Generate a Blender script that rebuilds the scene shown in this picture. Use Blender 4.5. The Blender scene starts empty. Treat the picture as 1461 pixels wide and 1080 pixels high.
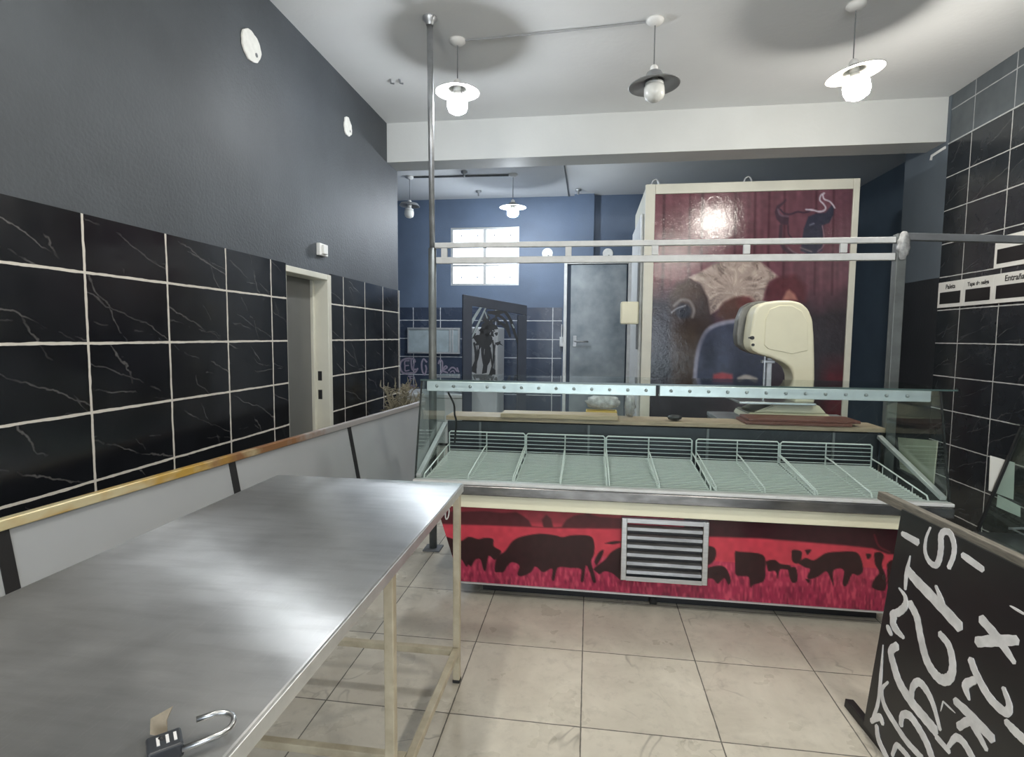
import bpy, bmesh, math, random
import numpy as np
from mathutils import Vector, Matrix
random.seed(7)
rng = np.random.default_rng(5)
SC = bpy.context.scene
COL = SC.collection
PI = math.pi

# ------------------------------------------------------------------ camera measurements
F_PX, PITCH, YAW, ROLL, EYE = 784.6066, -.0763, -.1393, .0082, 1.5
_cy, _sy = math.cos(YAW), math.sin(YAW)
FW = np.array([_sy*math.cos(PITCH), _cy*math.cos(PITCH), math.sin(PITCH)])
_rt = np.array([_cy, -_sy, 0.0]); _up = np.cross(_rt, FW)
_c, _s = math.cos(ROLL), math.sin(ROLL)
RT = _c*_rt + _s*_up; UP = -_s*_rt + _c*_up
ORI = np.array([0, 0, EYE])
def ray(u, v): return FW + RT*(u-730.5)/F_PX - UP*(v-540)/F_PX
def at(ax, val, u, v):
    d = ray(u, v); t = (val-ORI[ax])/d[ax]; return ORI + d*t
def atX(u, v, a): return at(0, a, u, v)
def atY(u, v, a): return at(1, a, u, v)
def atZ(u, v, a): return at(2, a, u, v)
def pix(P):
    d = np.asarray(P, float)-ORI; w = d@FW
    return 730.5+F_PX*(d@RT)/w, 540-F_PX*(d@UP)/w

# ------------------------------------------------------------------ materials
def lin(c):
    return tuple(((x/255)/12.92 if x/255 <= .04045 else ((x/255+.055)/1.055)**2.4) for x in c)
class NT:
    def __init__(s, name):
        s.m = bpy.data.materials.new(name); s.m.use_nodes = True
        s.t = s.m.node_tree; s.n = s.t.nodes; s.l = s.t.links
        s.b = s.n['Principled BSDF']; s.out = s.n['Material Output']
    def new(s, typ, **kw):
        x = s.n.new(typ)
        for k, v in kw.items(): setattr(x, k, v)
        return x
    def val(s, sock, v):
        if hasattr(v, 'is_output'): s.l.new(v, sock)
        else: sock.default_value = v
    def math(s, op, a, b=None, c=None):
        x = s.new('ShaderNodeMath', operation=op)
        s.val(x.inputs[0], a)
        if b is not None: s.val(x.inputs[1], b)
        if c is not None: s.val(x.inputs[2], c)
        return x.outputs[0]
    def mix(s, f, a, b):
        x = s.new('ShaderNodeMix', data_type='RGBA')
        s.val(x.inputs[0], f)
        for i, q in ((6, a), (7, b)):
            s.val(x.inputs[i], q if hasattr(q, 'is_output') else (*q[:3], 1))
        return x.outputs[2]
    def coord(s, kind='Object'):
        return s.new('ShaderNodeTexCoord').outputs[kind]
    def sep(s, v):
        x = s.new('ShaderNodeSeparateXYZ'); s.l.new(v, x.inputs[0]); return x.outputs
    def comb(s, a, b, c=0.0):
        x = s.new('ShaderNodeCombineXYZ')
        for i, q in enumerate((a, b, c)): s.val(x.inputs[i], q)
        return x.outputs[0]
    def noise(s, vec, scale, detail=3, rough=.55, out=0, dist=0):
        x = s.new('ShaderNodeTexNoise'); s.l.new(vec, x.inputs['Vector'])
        x.inputs['Scale'].default_value = scale; x.inputs['Detail'].default_value = detail
        x.inputs['Roughness'].default_value = rough; x.inputs['Distortion'].default_value = dist
        return x.outputs[out]
    def ramp(s, f, lo, hi, a=0.0, b=1.0):
        x = s.new('ShaderNodeMapRange'); s.l.new(f, x.inputs[0])
        for i, q in enumerate((lo, hi, a, b)): x.inputs[i+1].default_value = q
        return x.outputs[0]
    def scale(s, vec, sc):
        x = s.new('ShaderNodeMapping'); s.l.new(vec, x.inputs[0]); x.inputs['Scale'].default_value = sc
        return x.outputs[0]
    def bump(s, h, strength=.2, dist=.01):
        x = s.new('ShaderNodeBump'); s.l.new(h, x.inputs['Height'])
        x.inputs['Strength'].default_value = strength; x.inputs['Distance'].default_value = dist
        s.l.new(x.outputs[0], s.b.inputs['Normal']); return x
def mat(name, col, rough=.5, metal=0.0, var=.0, vscale=6, bump=0.0, bscale=40, spec=.5, col2=None, stretch=None, emit=None):
    k = NT(name); b = k.b
    b.inputs['Roughness'].default_value = rough; b.inputs['Metallic'].default_value = metal
    b.inputs['Specular IOR Level'].default_value = spec
    col = tuple(col[:3])
    b.inputs['Base Color'].default_value = (*col, 1)
    if var or bump:
        v = k.coord()
        if stretch: v = k.scale(v, stretch)
    if var:
        f = k.ramp(k.noise(v, vscale, 4), .32, .68)
        c2 = col2 if col2 else tuple(x*(1-var) for x in col)
        k.l.new(k.mix(f, c2, col), b.inputs['Base Color'])
    if bump: k.bump(k.noise(v, bscale, 4), bump, .01)
    if emit:
        b.inputs['Emission Color'].default_value = (*emit[0], 1); b.inputs['Emission Strength'].default_value = emit[1]
    return k.m
def glass_mat(name, tint=(.93, .97, .95), base=.05, rough=0.0):
    k = NT(name); k.n.remove(k.b)
    tr = k.new('ShaderNodeBsdfTransparent'); tr.inputs[0].default_value = (*tint, 1)
    gl = k.new('ShaderNodeBsdfGlossy'); gl.inputs['Roughness'].default_value = rough
    lw = k.new('ShaderNodeLayerWeight'); lw.inputs['Blend'].default_value = .5
    f = k.math('POWER', lw.outputs['Facing'], 4.0)
    f = k.math('MULTIPLY_ADD', f, .75, base)
    mx = k.new('ShaderNodeMixShader'); k.l.new(f, mx.inputs[0])
    k.l.new(tr.outputs[0], mx.inputs[1]); k.l.new(gl.outputs[0], mx.inputs[2])
    k.l.new(mx.outputs[0], k.out.inputs[0]); return k.m

def tile_mat(name, ax, off, size, grout_w, tile, tile2, grout, rough=.12, veins=.0, mode='marble', bump=.3):
    """rectangular tiles in the plane of two axes"""
    k = NT(name); b = k.b
    v = k.coord(); xyz = k.sep(v)
    wob = k.noise(v, 9, 2)
    wob = k.math('MULTIPLY', k.math('SUBTRACT', wob, .5), grout_w*.55)
    ds = []; ids = []; frs = []
    for i in (0, 1):
        q = k.math('ADD', k.math('SUBTRACT', xyz[ax[i]], off[i]), wob)
        r = k.math('DIVIDE', q, size[i])
        fr = k.math('FRACT', r); frs.append(fr); ids.append(k.math('FLOOR', r))
        d = k.math('MULTIPLY', k.math('MINIMUM', fr, k.math('SUBTRACT', 1.0, fr)), size[i]); ds.append(d)
    d = k.math('MINIMUM', ds[0], ds[1])
    wid = k.ramp(k.noise(v, 23, 2), .3, .7, grout_w*.38, grout_w*.58)
    g = k.math('LESS_THAN', d, wid)
    idv = k.comb(ids[0], ids[1], 0.0)
    wn = k.new('ShaderNodeTexWhiteNoise', noise_dimensions='3D'); k.l.new(idv, wn.inputs[0])
    # shift pattern per tile
    sh = k.new('ShaderNodeVectorMath', operation='MULTIPLY_ADD')
    k.l.new(wn.outputs['Color'], sh.inputs[0]); sh.inputs[1].default_value = (9, 9, 9); k.l.new(v, sh.inputs[2])
    sv = sh.outputs[0]
    if mode == 'marble':
        base = k.mix(k.ramp(k.noise(sv, 3.5, 4), .35, .7), tile, tile2)
        rs = k.sep(wn.outputs['Color'])
        wig = k.math('MULTIPLY', k.math('SUBTRACT', k.noise(sv, 4.5, 5, .62), .5), .42)
        def vein(cu, cz, c, wdt, seedsc, lo):
            q = k.math('ADD', k.math('MULTIPLY', frs[0], cu), k.math('MULTIPLY', frs[1], cz))
            q = k.math('ADD', k.math('SUBTRACT', q, c), wig)
            l_ = k.ramp(k.math('ABSOLUTE', q), 0.0, wdt, 1.0, 0.0)
            return k.math('MULTIPLY', l_, k.ramp(k.noise(sv, seedsc, 2), lo, lo+.2))
        line = vein(.62, 1.0, k.math('MULTIPLY_ADD', rs[0], .5, .55), .016, 5.0, .40)
        line = k.math('MAXIMUM', line, vein(-1.0, -.42, k.math('MULTIPLY_ADD', rs[1], -.5, -.45), .013, 6.0, .48))
        line = k.math('MAXIMUM', line, vein(.30, 1.0, k.math('MULTIPLY_ADD', rs[2], .6, .1), .014, 7.0, .50))
        line = k.math('MULTIPLY', line, veins)
        base = k.mix(line, base, (.30, .29, .28))
        k.val(b.inputs['Roughness'], k.math('MULTIPLY_ADD', g, .6, k.ramp(k.noise(v, 5, 3), .3, .7, rough*.7, rough*1.6)))
    else:
        n1 = k.ramp(k.noise(sv, 3.2, 6, .65, dist=.5), .30, .72)
        base = k.mix(n1, tile2, tile)
        n2 = k.noise(sv, 2.3, 3, .5, dist=.9)
        line = k.ramp(k.math('ABSOLUTE', k.math('SUBTRACT', n2, .52)), 0.0, .014, 1.0, 0.0)
        msk = k.ramp(k.noise(sv, 2.6, 1), .53, .68)
        base = k.mix(k.math('MULTIPLY', k.math('MULTIPLY', line, msk), veins), base, tuple(x*.45 for x in tile2))
        n3 = k.ramp(k.noise(sv, 17, 5, .7), .52, .75)
        base = k.mix(k.math('MULTIPLY', n3, .35), base, tuple(x*.55 for x in tile2))
        n4 = k.ramp(k.noise(v, 1.4, 3), .35, .7)
        base = k.mix(k.math('MULTIPLY', n4, .2), base, tuple(x*.6 for x in tile))
        k.val(b.inputs['Roughness'], k.math('MULTIPLY_ADD', g, .3, k.ramp(k.noise(v, 4, 4), .3, .7, rough*.75, rough*1.5)))
    k.l.new(k.mix(g, base, grout), b.inputs['Base Color'])
    k.bump(k.math('MULTIPLY', g, -1.0), bump, .003)
    return k.m

M = {}
M['slate'] = mat('slate_paint', (.058, .067, .077), .55, var=.28, vscale=2.2, bump=.25, bscale=60)
M['slate_blue'] = mat('blue_grey_paint', (.105, .13, .155), .55, var=.15, vscale=3)
M['slate_dk'] = mat('dark_blue_grey_paint', (.075, .105, .135), .55, var=.15, vscale=3)
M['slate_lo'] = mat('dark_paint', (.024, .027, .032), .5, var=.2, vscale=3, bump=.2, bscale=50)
M['blue_wall'] = mat('hazed_blue_slate_paint', (.115, .16, .24), .55, var=.22, vscale=1.6, bump=.25, bscale=60)  # slate blue paint, its colour raised bluer for the lens haze
M['ceil'] = mat('ceiling_paint', (.76, .775, .78), .7, var=.06, vscale=1.3, bump=.15, bscale=30)
M['beam'] = mat('beam_paint', (.57, .585, .575), .6, var=.06, vscale=1.7, bump=.15, bscale=30)
TW, TH = .4174, .271
BLK, BLK2, GRT = (.0070, .0078, .0098), (.013, .0145, .018), (.58, .55, .49)
M['tileL1'] = tile_mat('black_marble_tile_near', (1, 2), (1.8834, 1.7314), (TW, TH), .011, BLK, BLK2, GRT, .16, .36)
M['tileL2'] = tile_mat('black_marble_tile_far', (1, 2), (4.1294, 1.7314), (TW, TH), .011, BLK, BLK2, GRT, .16, .36)
M['tileR'] = tile_mat('black_marble_tile_right', (1, 2), (4.8094, 3.3712), (TW, TH), .0085, (.017, .0205, .0245), (.028, .033, .039), (.48, .48, .47), .2, .25)
M['tileRU'] = tile_mat('grey_slate_tile_upper_right', (1, 2), (4.8094, 3.3712), (TW, TH), .0085, (.075, .09, .10), (.09, .105, .118), (.36, .38, .39), .4, .0)
M['tileB'] = tile_mat('hazed_black_marble_back', (0, 2), (-2.62, 1.73), (TW, TH), .012, (.04, .054, .085), (.052, .068, .105), (.58, .6, .62), .2, .3)  # black tile, with blue lens haze lifted into its colour
M['floor'] = tile_mat('beige_stone_tile', (0, 1), (-.5266, 2.5516), (.5205, .5205), .0055, (.72, .675, .575), (.52, .48, .40), (.13, .12, .10), .3, .75, mode='stone', bump=.2)
M['cream'] = mat('cream_enamel', (.76, .73, .55), .4, var=.08, vscale=5)
M['cream_hi'] = mat('pale_cream_band', (.90, .87, .66), .4, var=.06, vscale=5)
M['creamframe'] = mat('cream_frame', (.66, .65, .56), .45, var=.1, vscale=4)
M['creamleg'] = mat('cream_painted_tube', (.58, .52, .38), .45, var=.25, vscale=14, col2=(.42, .36, .25))
M['steel'] = mat('stainless_steel', (.55, .56, .56), .28, 1.0, var=.2, vscale=12, stretch=(1, 12, 12))
M['steel_dark'] = mat('dull_stainless_trim', (.30, .295, .285), .25, 1.0, var=.45, vscale=9, stretch=(1, 3, 3))
M['louvre'] = mat('dull_louvre_steel', (.36, .36, .35), .5, .8, var=.35, vscale=10, stretch=(1, 4, 4))
M['steel_dull'] = mat('galvanized_tube', (.50, .52, .54), .42, .75, var=.3, vscale=14, bump=.1)
M['white_metal'] = mat('white_painted_tube', (.70, .71, .70), .4, var=.15, vscale=16)
M['post_grey'] = mat('weathered_grey_tube', (.17, .185, .18), .45, .35, var=.35, vscale=9)
M['cable_grey'] = mat('grey_cable', (.33, .34, .35), .5)
M['grey_tube'] = mat('grey_tube', (.17, .18, .19), .45, var=.3, vscale=10)
M['alu'] = mat('aluminium', (.66, .68, .68), .35, .6, var=.15, vscale=14)
M['white'] = mat('white_enamel', (.78, .78, .76), .35)
M['wire'] = mat('white_coated_wire', (.72, .76, .74), .4)
M['deck'] = mat('pale_green_tray', (.115, .145, .135), .35, var=.12, vscale=7)
M['black'] = mat('black_plastic', (.012, .012, .013), .45)
M['rubber'] = mat('black_rubber', (.02, .02, .02), .7)
M['charcoal'] = mat('charcoal_panel', (.035, .04, .048), .4, var=.2)
M['innerdark'] = mat('dark_inner_panel', (.022, .026, .034), .45, var=.3)
M['greypanel'] = mat('grey_laminate', (.36, .375, .385), .22, var=.07, vscale=2)
M['wood'] = mat('pale_board_wood', (.52, .40, .28), .55, var=.35, vscale=9, stretch=(1, 14, 14), bump=.1)
M['wood2'] = mat('light_chopping_wood', (.60, .46, .30), .55, var=.3, vscale=9, stretch=(1, 14, 14))
M['redboard'] = mat('red_brown_board', (.20, .075, .055), .45, var=.3, vscale=9, stretch=(1, 14, 14))
M['doorgrey'] = mat('grey_door_paint', (.16, .162, .155), .45, var=.12, vscale=3)
M['steeldoor'] = mat('worn_steel_door', (.32, .355, .375), .4, .2, var=.5, vscale=2.6, col2=(.13, .16, .185))
M['glass'] = glass_mat('clear_glass', (.95, .985, .972), .03)
M['glassedge'] = mat('green_glass_edge', (.05, .085, .078), .15)
M['winglass'] = glass_mat('window_glass', (.97, .98, 1.0), .03)
M['bulb_on'] = mat('lit_bulb', (1, 1, 1), .4, emit=((1.0, .95, .86), 150))
M['bulb_cool'] = mat('lit_cool_bulb', (1, 1, 1), .4, emit=((.92, .96, 1.0), 120))
M['bulb_back'] = mat('lit_back_bulb', (1, 1, 1), .4, emit=((.86, .93, 1.0), 260))
M['bulb_off'] = mat('unlit_bulb', (.72, .73, .70), .25)
M['shade'] = mat('white_enamel_shade', (.33, .33, .31), .4)
M['shade_unlit'] = mat('unlit_enamel_shade', (.25, .26, .27), .4)  # white enamel, greyed in the colour because the lamp is unlit
M['plaster'] = mat('white_plaster', (.80, .80, .76), .7, var=.12, vscale=30)
M['brassrail'] = None
M['paint_white'] = mat('white_brush_paint', (.84, .84, .84), .5, var=.25, vscale=18)
M['chalkboard'] = mat('black_board_paint', (.0115, .0128, .0142), .33, var=.3, vscale=4, col2=(.02, .021, .022))
M['woodgrey'] = mat('weathered_wood_rim', (.24, .22, .18), .6, var=.45, vscale=14, stretch=(14, 1, 14))
M['paper'] = mat('white_paper', (.72, .72, .66), .7)
M['card'] = mat('cream_card', (.52, .50, .40), .7, var=.15, vscale=12)
M['sign'] = mat('white_sign_card', (.74, .74, .71), .5)
M['ink'] = mat('dark_print', (.03, .03, .03), .6)
M['yellow'] = mat('yellow_plastic', (.60, .42, .08), .4)
M['bag'] = mat('grey_plastic_wrap', (.45, .46, .46), .25, var=.45, vscale=30, bump=.6, bscale=40)
M['lilac'] = mat('lilac_chalk', (.33, .29, .37), .8, var=.2, vscale=30)
M['navy'] = mat('navy_metal', (.055, .068, .098), .45, var=.2)
M['sawgrey'] = mat('saw_grey', (.17, .17, .155), .4, .3, var=.3, vscale=10)
M['twig'] = mat('dry_grass', (.30, .27, .19), .8, var=.4, vscale=20)
M['clay'] = mat('clay_pot', (.25, .11, .06), .7, var=.3)
M['frost'] = mat('frosted_pane', (.42, .50, .53), .3, var=.25, vscale=8)
M['tagwood'] = mat('key_tag_card', (.60, .50, .36), .6, var=.3, vscale=30)
M['freezer'] = mat('white_freezer', (.62, .63, .62), .4)
k = NT('brass_to_steel_tones'); v = k.coord(); yy = k.sep(v)[1]  # gold, then brown, then steel along the rail, broken up by noise
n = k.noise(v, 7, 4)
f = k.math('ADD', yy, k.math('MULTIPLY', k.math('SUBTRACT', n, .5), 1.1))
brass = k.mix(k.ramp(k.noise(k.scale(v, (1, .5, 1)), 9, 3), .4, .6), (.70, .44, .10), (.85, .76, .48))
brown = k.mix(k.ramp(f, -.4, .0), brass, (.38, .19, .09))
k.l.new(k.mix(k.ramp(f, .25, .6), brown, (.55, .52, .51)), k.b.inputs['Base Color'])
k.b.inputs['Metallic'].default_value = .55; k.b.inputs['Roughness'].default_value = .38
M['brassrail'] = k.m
# brushed stainless table top: brushing runs along the length of the table
k = NT('brushed_stainless_top'); v = k.coord()
tg = k.new('ShaderNodeTangent', direction_type='UV_MAP', uv_map='brush')
k.l.new(tg.outputs[0], k.b.inputs['Tangent'])
st = k.noise(k.scale(v, (1, 6, 1)), 5, 5, .6); blot = k.noise(v, 2.6, 4, .6); fine = k.noise(k.scale(v, (14, 1.2, 1)), 16, 4, .7)
c = k.mix(k.ramp(blot, .32, .7), (.42, .425, .42), (.56, .565, .56))
c = k.mix(k.math('MULTIPLY', k.ramp(st, .45, .75), .45), c, (.33, .33, .325))
c = k.mix(k.math('MULTIPLY', k.ramp(fine, .55, .8), .25), c, (.72, .72, .70))
k.l.new(c, k.b.inputs['Base Color']); k.b.inputs['Metallic'].default_value = .88
k.val(k.b.inputs['Roughness'], k.ramp(blot, .3, .7, .27, .36)); k.b.inputs['Anisotropic'].default_value = 1.0
k.bump(k.noise(v, 2.2, 3), .16, .02); M['tabletop'] = k.m
def print_mat(name, rough, bump):
    k = NT(name); a = k.new('ShaderNodeVertexColor'); a.layer_name = 'Print'
    k.l.new(a.outputs[0], k.b.inputs['Base Color']); k.b.inputs['Roughness'].default_value = rough
    k.bump(k.noise(k.coord(), 16, 5, .7), bump, .004); return k.m
M['mural'] = print_mat('glossy_printed_vinyl', .12, .6)
M['herd'] = print_mat('printed_vinyl_skirt', .22, .15)

# ------------------------------------------------------------------ mesh helpers
class MB:
    def __init__(s): s.bm = bmesh.new()
    def box(s, x0, x1, y0, y1, z0, z1, bev=0.0, seg=2):
        t = bmesh.new(); bmesh.ops.create_cube(t, size=1)
        for q in t.verts:
            q.co = Vector((x0+(q.co.x+.5)*(x1-x0), y0+(q.co.y+.5)*(y1-y0), z0+(q.co.z+.5)*(z1-z0)))
        if bev: bmesh.ops.bevel(t, geom=t.edges[:], offset=bev, segments=seg, affect='EDGES', profile=.5)
        return s.add(t)
    def add(s, t):
        me = bpy.data.meshes.new('tmp'); t.to_mesh(me); t.free(); s.bm.from_mesh(me); bpy.data.meshes.remove(me); return s
    def prism(s, pts, vec, bev=0.0, seg=2):
        """closed polygon (3-D points) swept along vec"""
        t = bmesh.new(); a = [t.verts.new(Vector(p)) for p in pts]; b = [t.verts.new(Vector(p)+Vector(vec)) for p in pts]
        t.faces.new(a); t.faces.new(b[::-1]); n = len(pts)
        for i in range(n): t.faces.new((a[i], b[i], b[(i+1) % n], a[(i+1) % n]))
        bmesh.ops.recalc_face_normals(t, faces=t.faces[:])
        if bev: bmesh.ops.bevel(t, geom=t.edges[:], offset=bev, segments=seg, affect='EDGES', profile=.5, clamp_overlap=True)
        return s.add(t)
    def tube(s, pts, r, seg=8, cap=True):
        pts = [Vector(p) for p in pts]; t = bmesh.new(); rings = []
        rr = r if isinstance(r, (list, tuple)) else [r]*len(pts)
        prev = None
        for i, p in enumerate(pts):
            d = (pts[min(i+1, len(pts)-1)]-pts[max(i-1, 0)]).normalized()
            if prev is None:
                ref = Vector((0, 0, 1)) if abs(d.z) < .9 else Vector((1, 0, 0))
                x = d.cross(ref).normalized()
            else: x = (prev-d*prev.dot(d)).normalized()
            prev = x; y = d.cross(x)
            rings.append([t.verts.new(p+(x*math.cos(2*PI*j/seg+PI/seg)+y*math.sin(2*PI*j/seg+PI/seg))*rr[i]) for j in range(seg)])
        for a, b in zip(rings, rings[1:]):
            for j in range(seg): t.faces.new((a[j], a[(j+1) % seg], b[(j+1) % seg], b[j]))
        if cap: t.faces.new(rings[0][::-1]); t.faces.new(rings[-1])
        if seg > 6:
            for f in t.faces: f.smooth = len(f.verts) == 4
        return s.add(t)
    def bar(s, a, b, w, h, ref=(0, 0, 1), bev=0.0):
        a, b = Vector(a), Vector(b); d = (b-a).normalized(); ref = Vector(ref)
        x = d.cross(ref).normalized(); y = x.cross(d)
        P = [a+x*i*w/2+y*j*h/2 for i, j in ((-1, -1), (1, -1), (1, 1), (-1, 1))]
        return s.prism(P, b-a, bev)
    def lathe(s, prof, c=(0, 0, 0), seg=32, tilt=None, smooth=True):
        """profile of (radius, z) around a vertical axis through c"""
        t = bmesh.new(); c = Vector(c); rings = []
        for r, z in prof:
            if r < 1e-6: rings.append([t.verts.new(Vector((0, 0, z)))])
            else: rings.append([t.verts.new(Vector((r*math.cos(2*PI*j/seg), r*math.sin(2*PI*j/seg), z))) for j in range(seg)])
        for a, b in zip(rings, rings[1:]):
            for j in range(seg):
                j2 = (j+1) % seg
                q = [a[0 if len(a) == 1 else j], b[0 if len(b) == 1 else j], b[0 if len(b) == 1 else j2], a[0 if len(a) == 1 else j2]]
                q2 = []
                for e in q:
                    if e not in q2: q2.append(e)
                if len(q2) > 2: t.faces.new(q2)
        bmesh.ops.recalc_face_normals(t, faces=t.faces[:])
        if smooth:
            for f in t.faces: f.smooth = True
        m = Matrix.Translation(c) @ (tilt.to_4x4() if tilt else Matrix.Identity(4))
        bmesh.ops.transform(t, matrix=m, verts=t.verts[:])
        return s.add(t)
    def quadgrid(s, P):
        """P: array (n, m, 3)"""
        t = bmesh.new(); n, m = P.shape[:2]
        V = [[t.verts.new(Vector(P[i, j])) for j in range(m)] for i in range(n)]
        for i in range(n-1):
            for j in range(m-1): t.faces.new((V[i][j], V[i][j+1], V[i+1][j+1], V[i+1][j]))
        for f in t.faces: f.smooth = True
        return s.add(t)
    def build(s, name, m, parent=None):
        me = bpy.data.meshes.new(name)
        off = Vector((0, 0, 0)); q = parent
        while q: off += q.location; q = q.parent
        if parent: bmesh.ops.translate(s.bm, verts=s.bm.verts[:], vec=-off)
        s.bm.to_mesh(me); s.bm.free()
        me.materials.append(m)
        o = bpy.data.objects.new(name, me); COL.objects.link(o)
        if parent: o.parent = parent
        return o
def tag(o, label=None, cat=None, group=None, kind=None):
    if label: o['label'] = label
    if cat: o['category'] = cat
    if group: o['group'] = group
    if kind: o['kind'] = kind
    return o
def thing(name, loc, label, cat, group=None):
    o = bpy.data.objects.new(name, None); COL.objects.link(o); o.location = loc; o.empty_display_size = .1
    return tag(o, label, cat, group)
def solo(mb, name, m, loc, label, cat, group=None):
    bmesh.ops.translate(mb.bm, verts=mb.bm.verts[:], vec=-Vector(loc))
    o = mb.build(name, m); o.location = loc
    return tag(o, label, cat, group)
def struct(mb, name, m, parent=None, label=None):
    o = mb.build(name, m, parent)
    if not parent: o['kind'] = 'structure'
    if label: o['label'] = label
    return o
def copy_tree(o, parent=None):
    c = o.copy(); COL.objects.link(c)
    if parent: c.parent = parent
    for ch in list(o.children): copy_tree(ch, c)
    return c
def spline(pts, n=8):
    """Catmull-Rom through points"""
    P = [np.asarray(p, float) for p in pts]
    if len(P) < 3: return [P[0]+(P[-1]-P[0])*t for t in np.linspace(0, 1, 5)]
    Q = [2*P[0]-P[1]]+P+[2*P[-1]-P[-2]]; out = []
    for i in range(1, len(Q)-2):
        for t in np.linspace(0, 1, n, endpoint=False):
            a, b, c, d = Q[i-1:i+3]
            out.append(.5*((2*b)+(c-a)*t+(2*a-5*b+4*c-d)*t*t+(3*b-a-3*c+d)*t**3))
    out.append(P[-1]); return out
def ribbon(mb, pts, w, nrm, th=.0012, ends=(1, 1)):
    """flat brush stroke lying on a plane with normal nrm"""
    P = [Vector(p) for p in pts]; n = Vector(nrm).normalized(); t = bmesh.new(); L = []; N = len(P)
    for i, p in enumerate(P):
        d = (P[min(i+1, N-1)]-P[max(i-1, 0)]).normalized(); s_ = n.cross(d).normalized()
        x = i/(N-1); ww = w*(1-(1-ends[0])*max(0, 1-x*2.5)-(1-ends[1])*max(0, 1-(1-x)*2.5))*(1+.06*math.sin(i*2.1))
        L.append((p+s_*ww/2+n*th, p-s_*ww/2+n*th))
    V = [(t.verts.new(a), t.verts.new(b)) for a, b in L]
    d0 = (P[0]-P[1]).normalized()*w*.28*ends[0]; d1 = (P[-1]-P[-2]).normalized()*w*.28*ends[1]
    c0 = t.verts.new(P[0]+d0+n*th); c1 = t.verts.new(P[-1]+d1+n*th)
    for a, b in zip(V, V[1:]): t.faces.new((a[0], a[1], b[1], b[0]))
    t.faces.new((V[0][1], V[0][0], c0)); t.faces.new((V[-1][0], V[-1][1], c1))
    # thickness
    r = bmesh.ops.extrude_face_region(t, geom=t.faces[:])
    bmesh.ops.translate(t, verts=[e for e in r['geom'] if isinstance(e, bmesh.types.BMVert)], vec=-n*th)
    bmesh.ops.recalc_face_normals(t, faces=t.faces[:])
    mb.add(t)

# ------------------------------------------------------------------ room shell
XL, XR, YB, ZC, YF = -1.9293, 2.8812, 8.0, 3.49, -4.2
YE = 5.405             # end of the left wall / back of the beam
XBL, XBR = -3.7, 3.47  # back room
mb = MB(); mb.box(XBL-.3, 3.8, YF-.3, YB+.3, -.12, 0); struct(mb, 'floor', M['floor'])
mb = MB(); mb.box(XBL-.3, 3.8, YF-.3, YB+.3, ZC, ZC+.15); struct(mb, 'ceiling', M['ceil'])
# left wall with doorway
DY0, DY1, DZ = 3.304, 3.914, 1.942
mb = MB(); W0 = XL-.28
mb.box(W0, XL, YF, DY0, 0, ZC); mb.box(W0, XL, DY1, YE, 0, ZC); mb.box(W0, XL, DY0, DY1, DZ, ZC)
wl = struct(mb, 'wall_left', M['slate'])
mb = MB(); mb.box(XL, XL+.008, YF, DY0, 0, 1.9534); struct(mb, 'tile_cladding', M['tileL1'], wl, 'black marbled tiles with pale grout, near the table')
mb = MB(); mb.box(XL, XL+.008, DY1, YE, 0, 1.9534); struct(mb, 'tile_cladding', M['tileL2'], wl, 'black marbled tiles with pale grout beyond the doorway')
mb = MB(); mb.box(XL-.006, XL+.010, YE, YE+.008, 0, 1.9534); struct(mb, 'corner_bead', M['plaster'], wl)
# doorway: cream frame and recessed grey leaf
d1 = bpy.data.objects.new('door_1', None); COL.objects.link(d1); d1.location = (XL, 3.6, 0); d1['kind'] = 'structure'
mb = MB()
mb.box(XL-.16, XL+.014, DY1-.055, DY1, 0, DZ, .004)
mb.box(XL-.16, XL+.014, DY0, DY1-.056, DZ-.04, DZ, .004)
mb.box(XL-.16, XL+.0, DY0, DY0+.02, 0, DZ-.04, .003)
mb.box(XL-.16, XL-.09, DY1-.085, DY1-.055, 0, DZ-.04, .003)
mb.build('door_frame', M['creamframe'], d1)
mb = MB(); mb.box(XL-.15, XL-.11, DY0+.02, DY1-.086, 0, DZ-.041, .002); lf = mb.build('door_leaf', M['doorgrey'], d1)
for z in (1.02, 1.16):
    mb = MB(); mb.box(XL-.075, XL-.045, DY1-.0585, DY1-.0551, z, z+.07); mb.build('strike_plate', M['black'], d1)
# back room walls
mb = MB(); WX0, WX1, WZ0, WZ1 = -2.048, -1.035, 2.242, 3.082
mb.box(XBL, WX0, YB, YB+.2, 0, ZC); mb.box(WX1, XBR, YB, YB+.2, 0, ZC)
mb.box(WX0, WX1, YB, YB+.2, 0, WZ0); mb.box(WX0, WX1, YB, YB+.2, WZ1, ZC)
wb = struct(mb, 'wall_back', M['blue_wall'])
mb = MB(); mb.box(XBL, -.40, YB-.008, YB, 0, 1.92); struct(mb, 'tile_cladding', M['tileB'], wb)
mb = MB(); mb.box(XBL-.2, XBL, YE, YB, 0, ZC); mb.box(XBL, W0, YE-.15, YE, 0, ZC); struct(mb, 'wall_back_left', M['blue_wall'])
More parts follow.
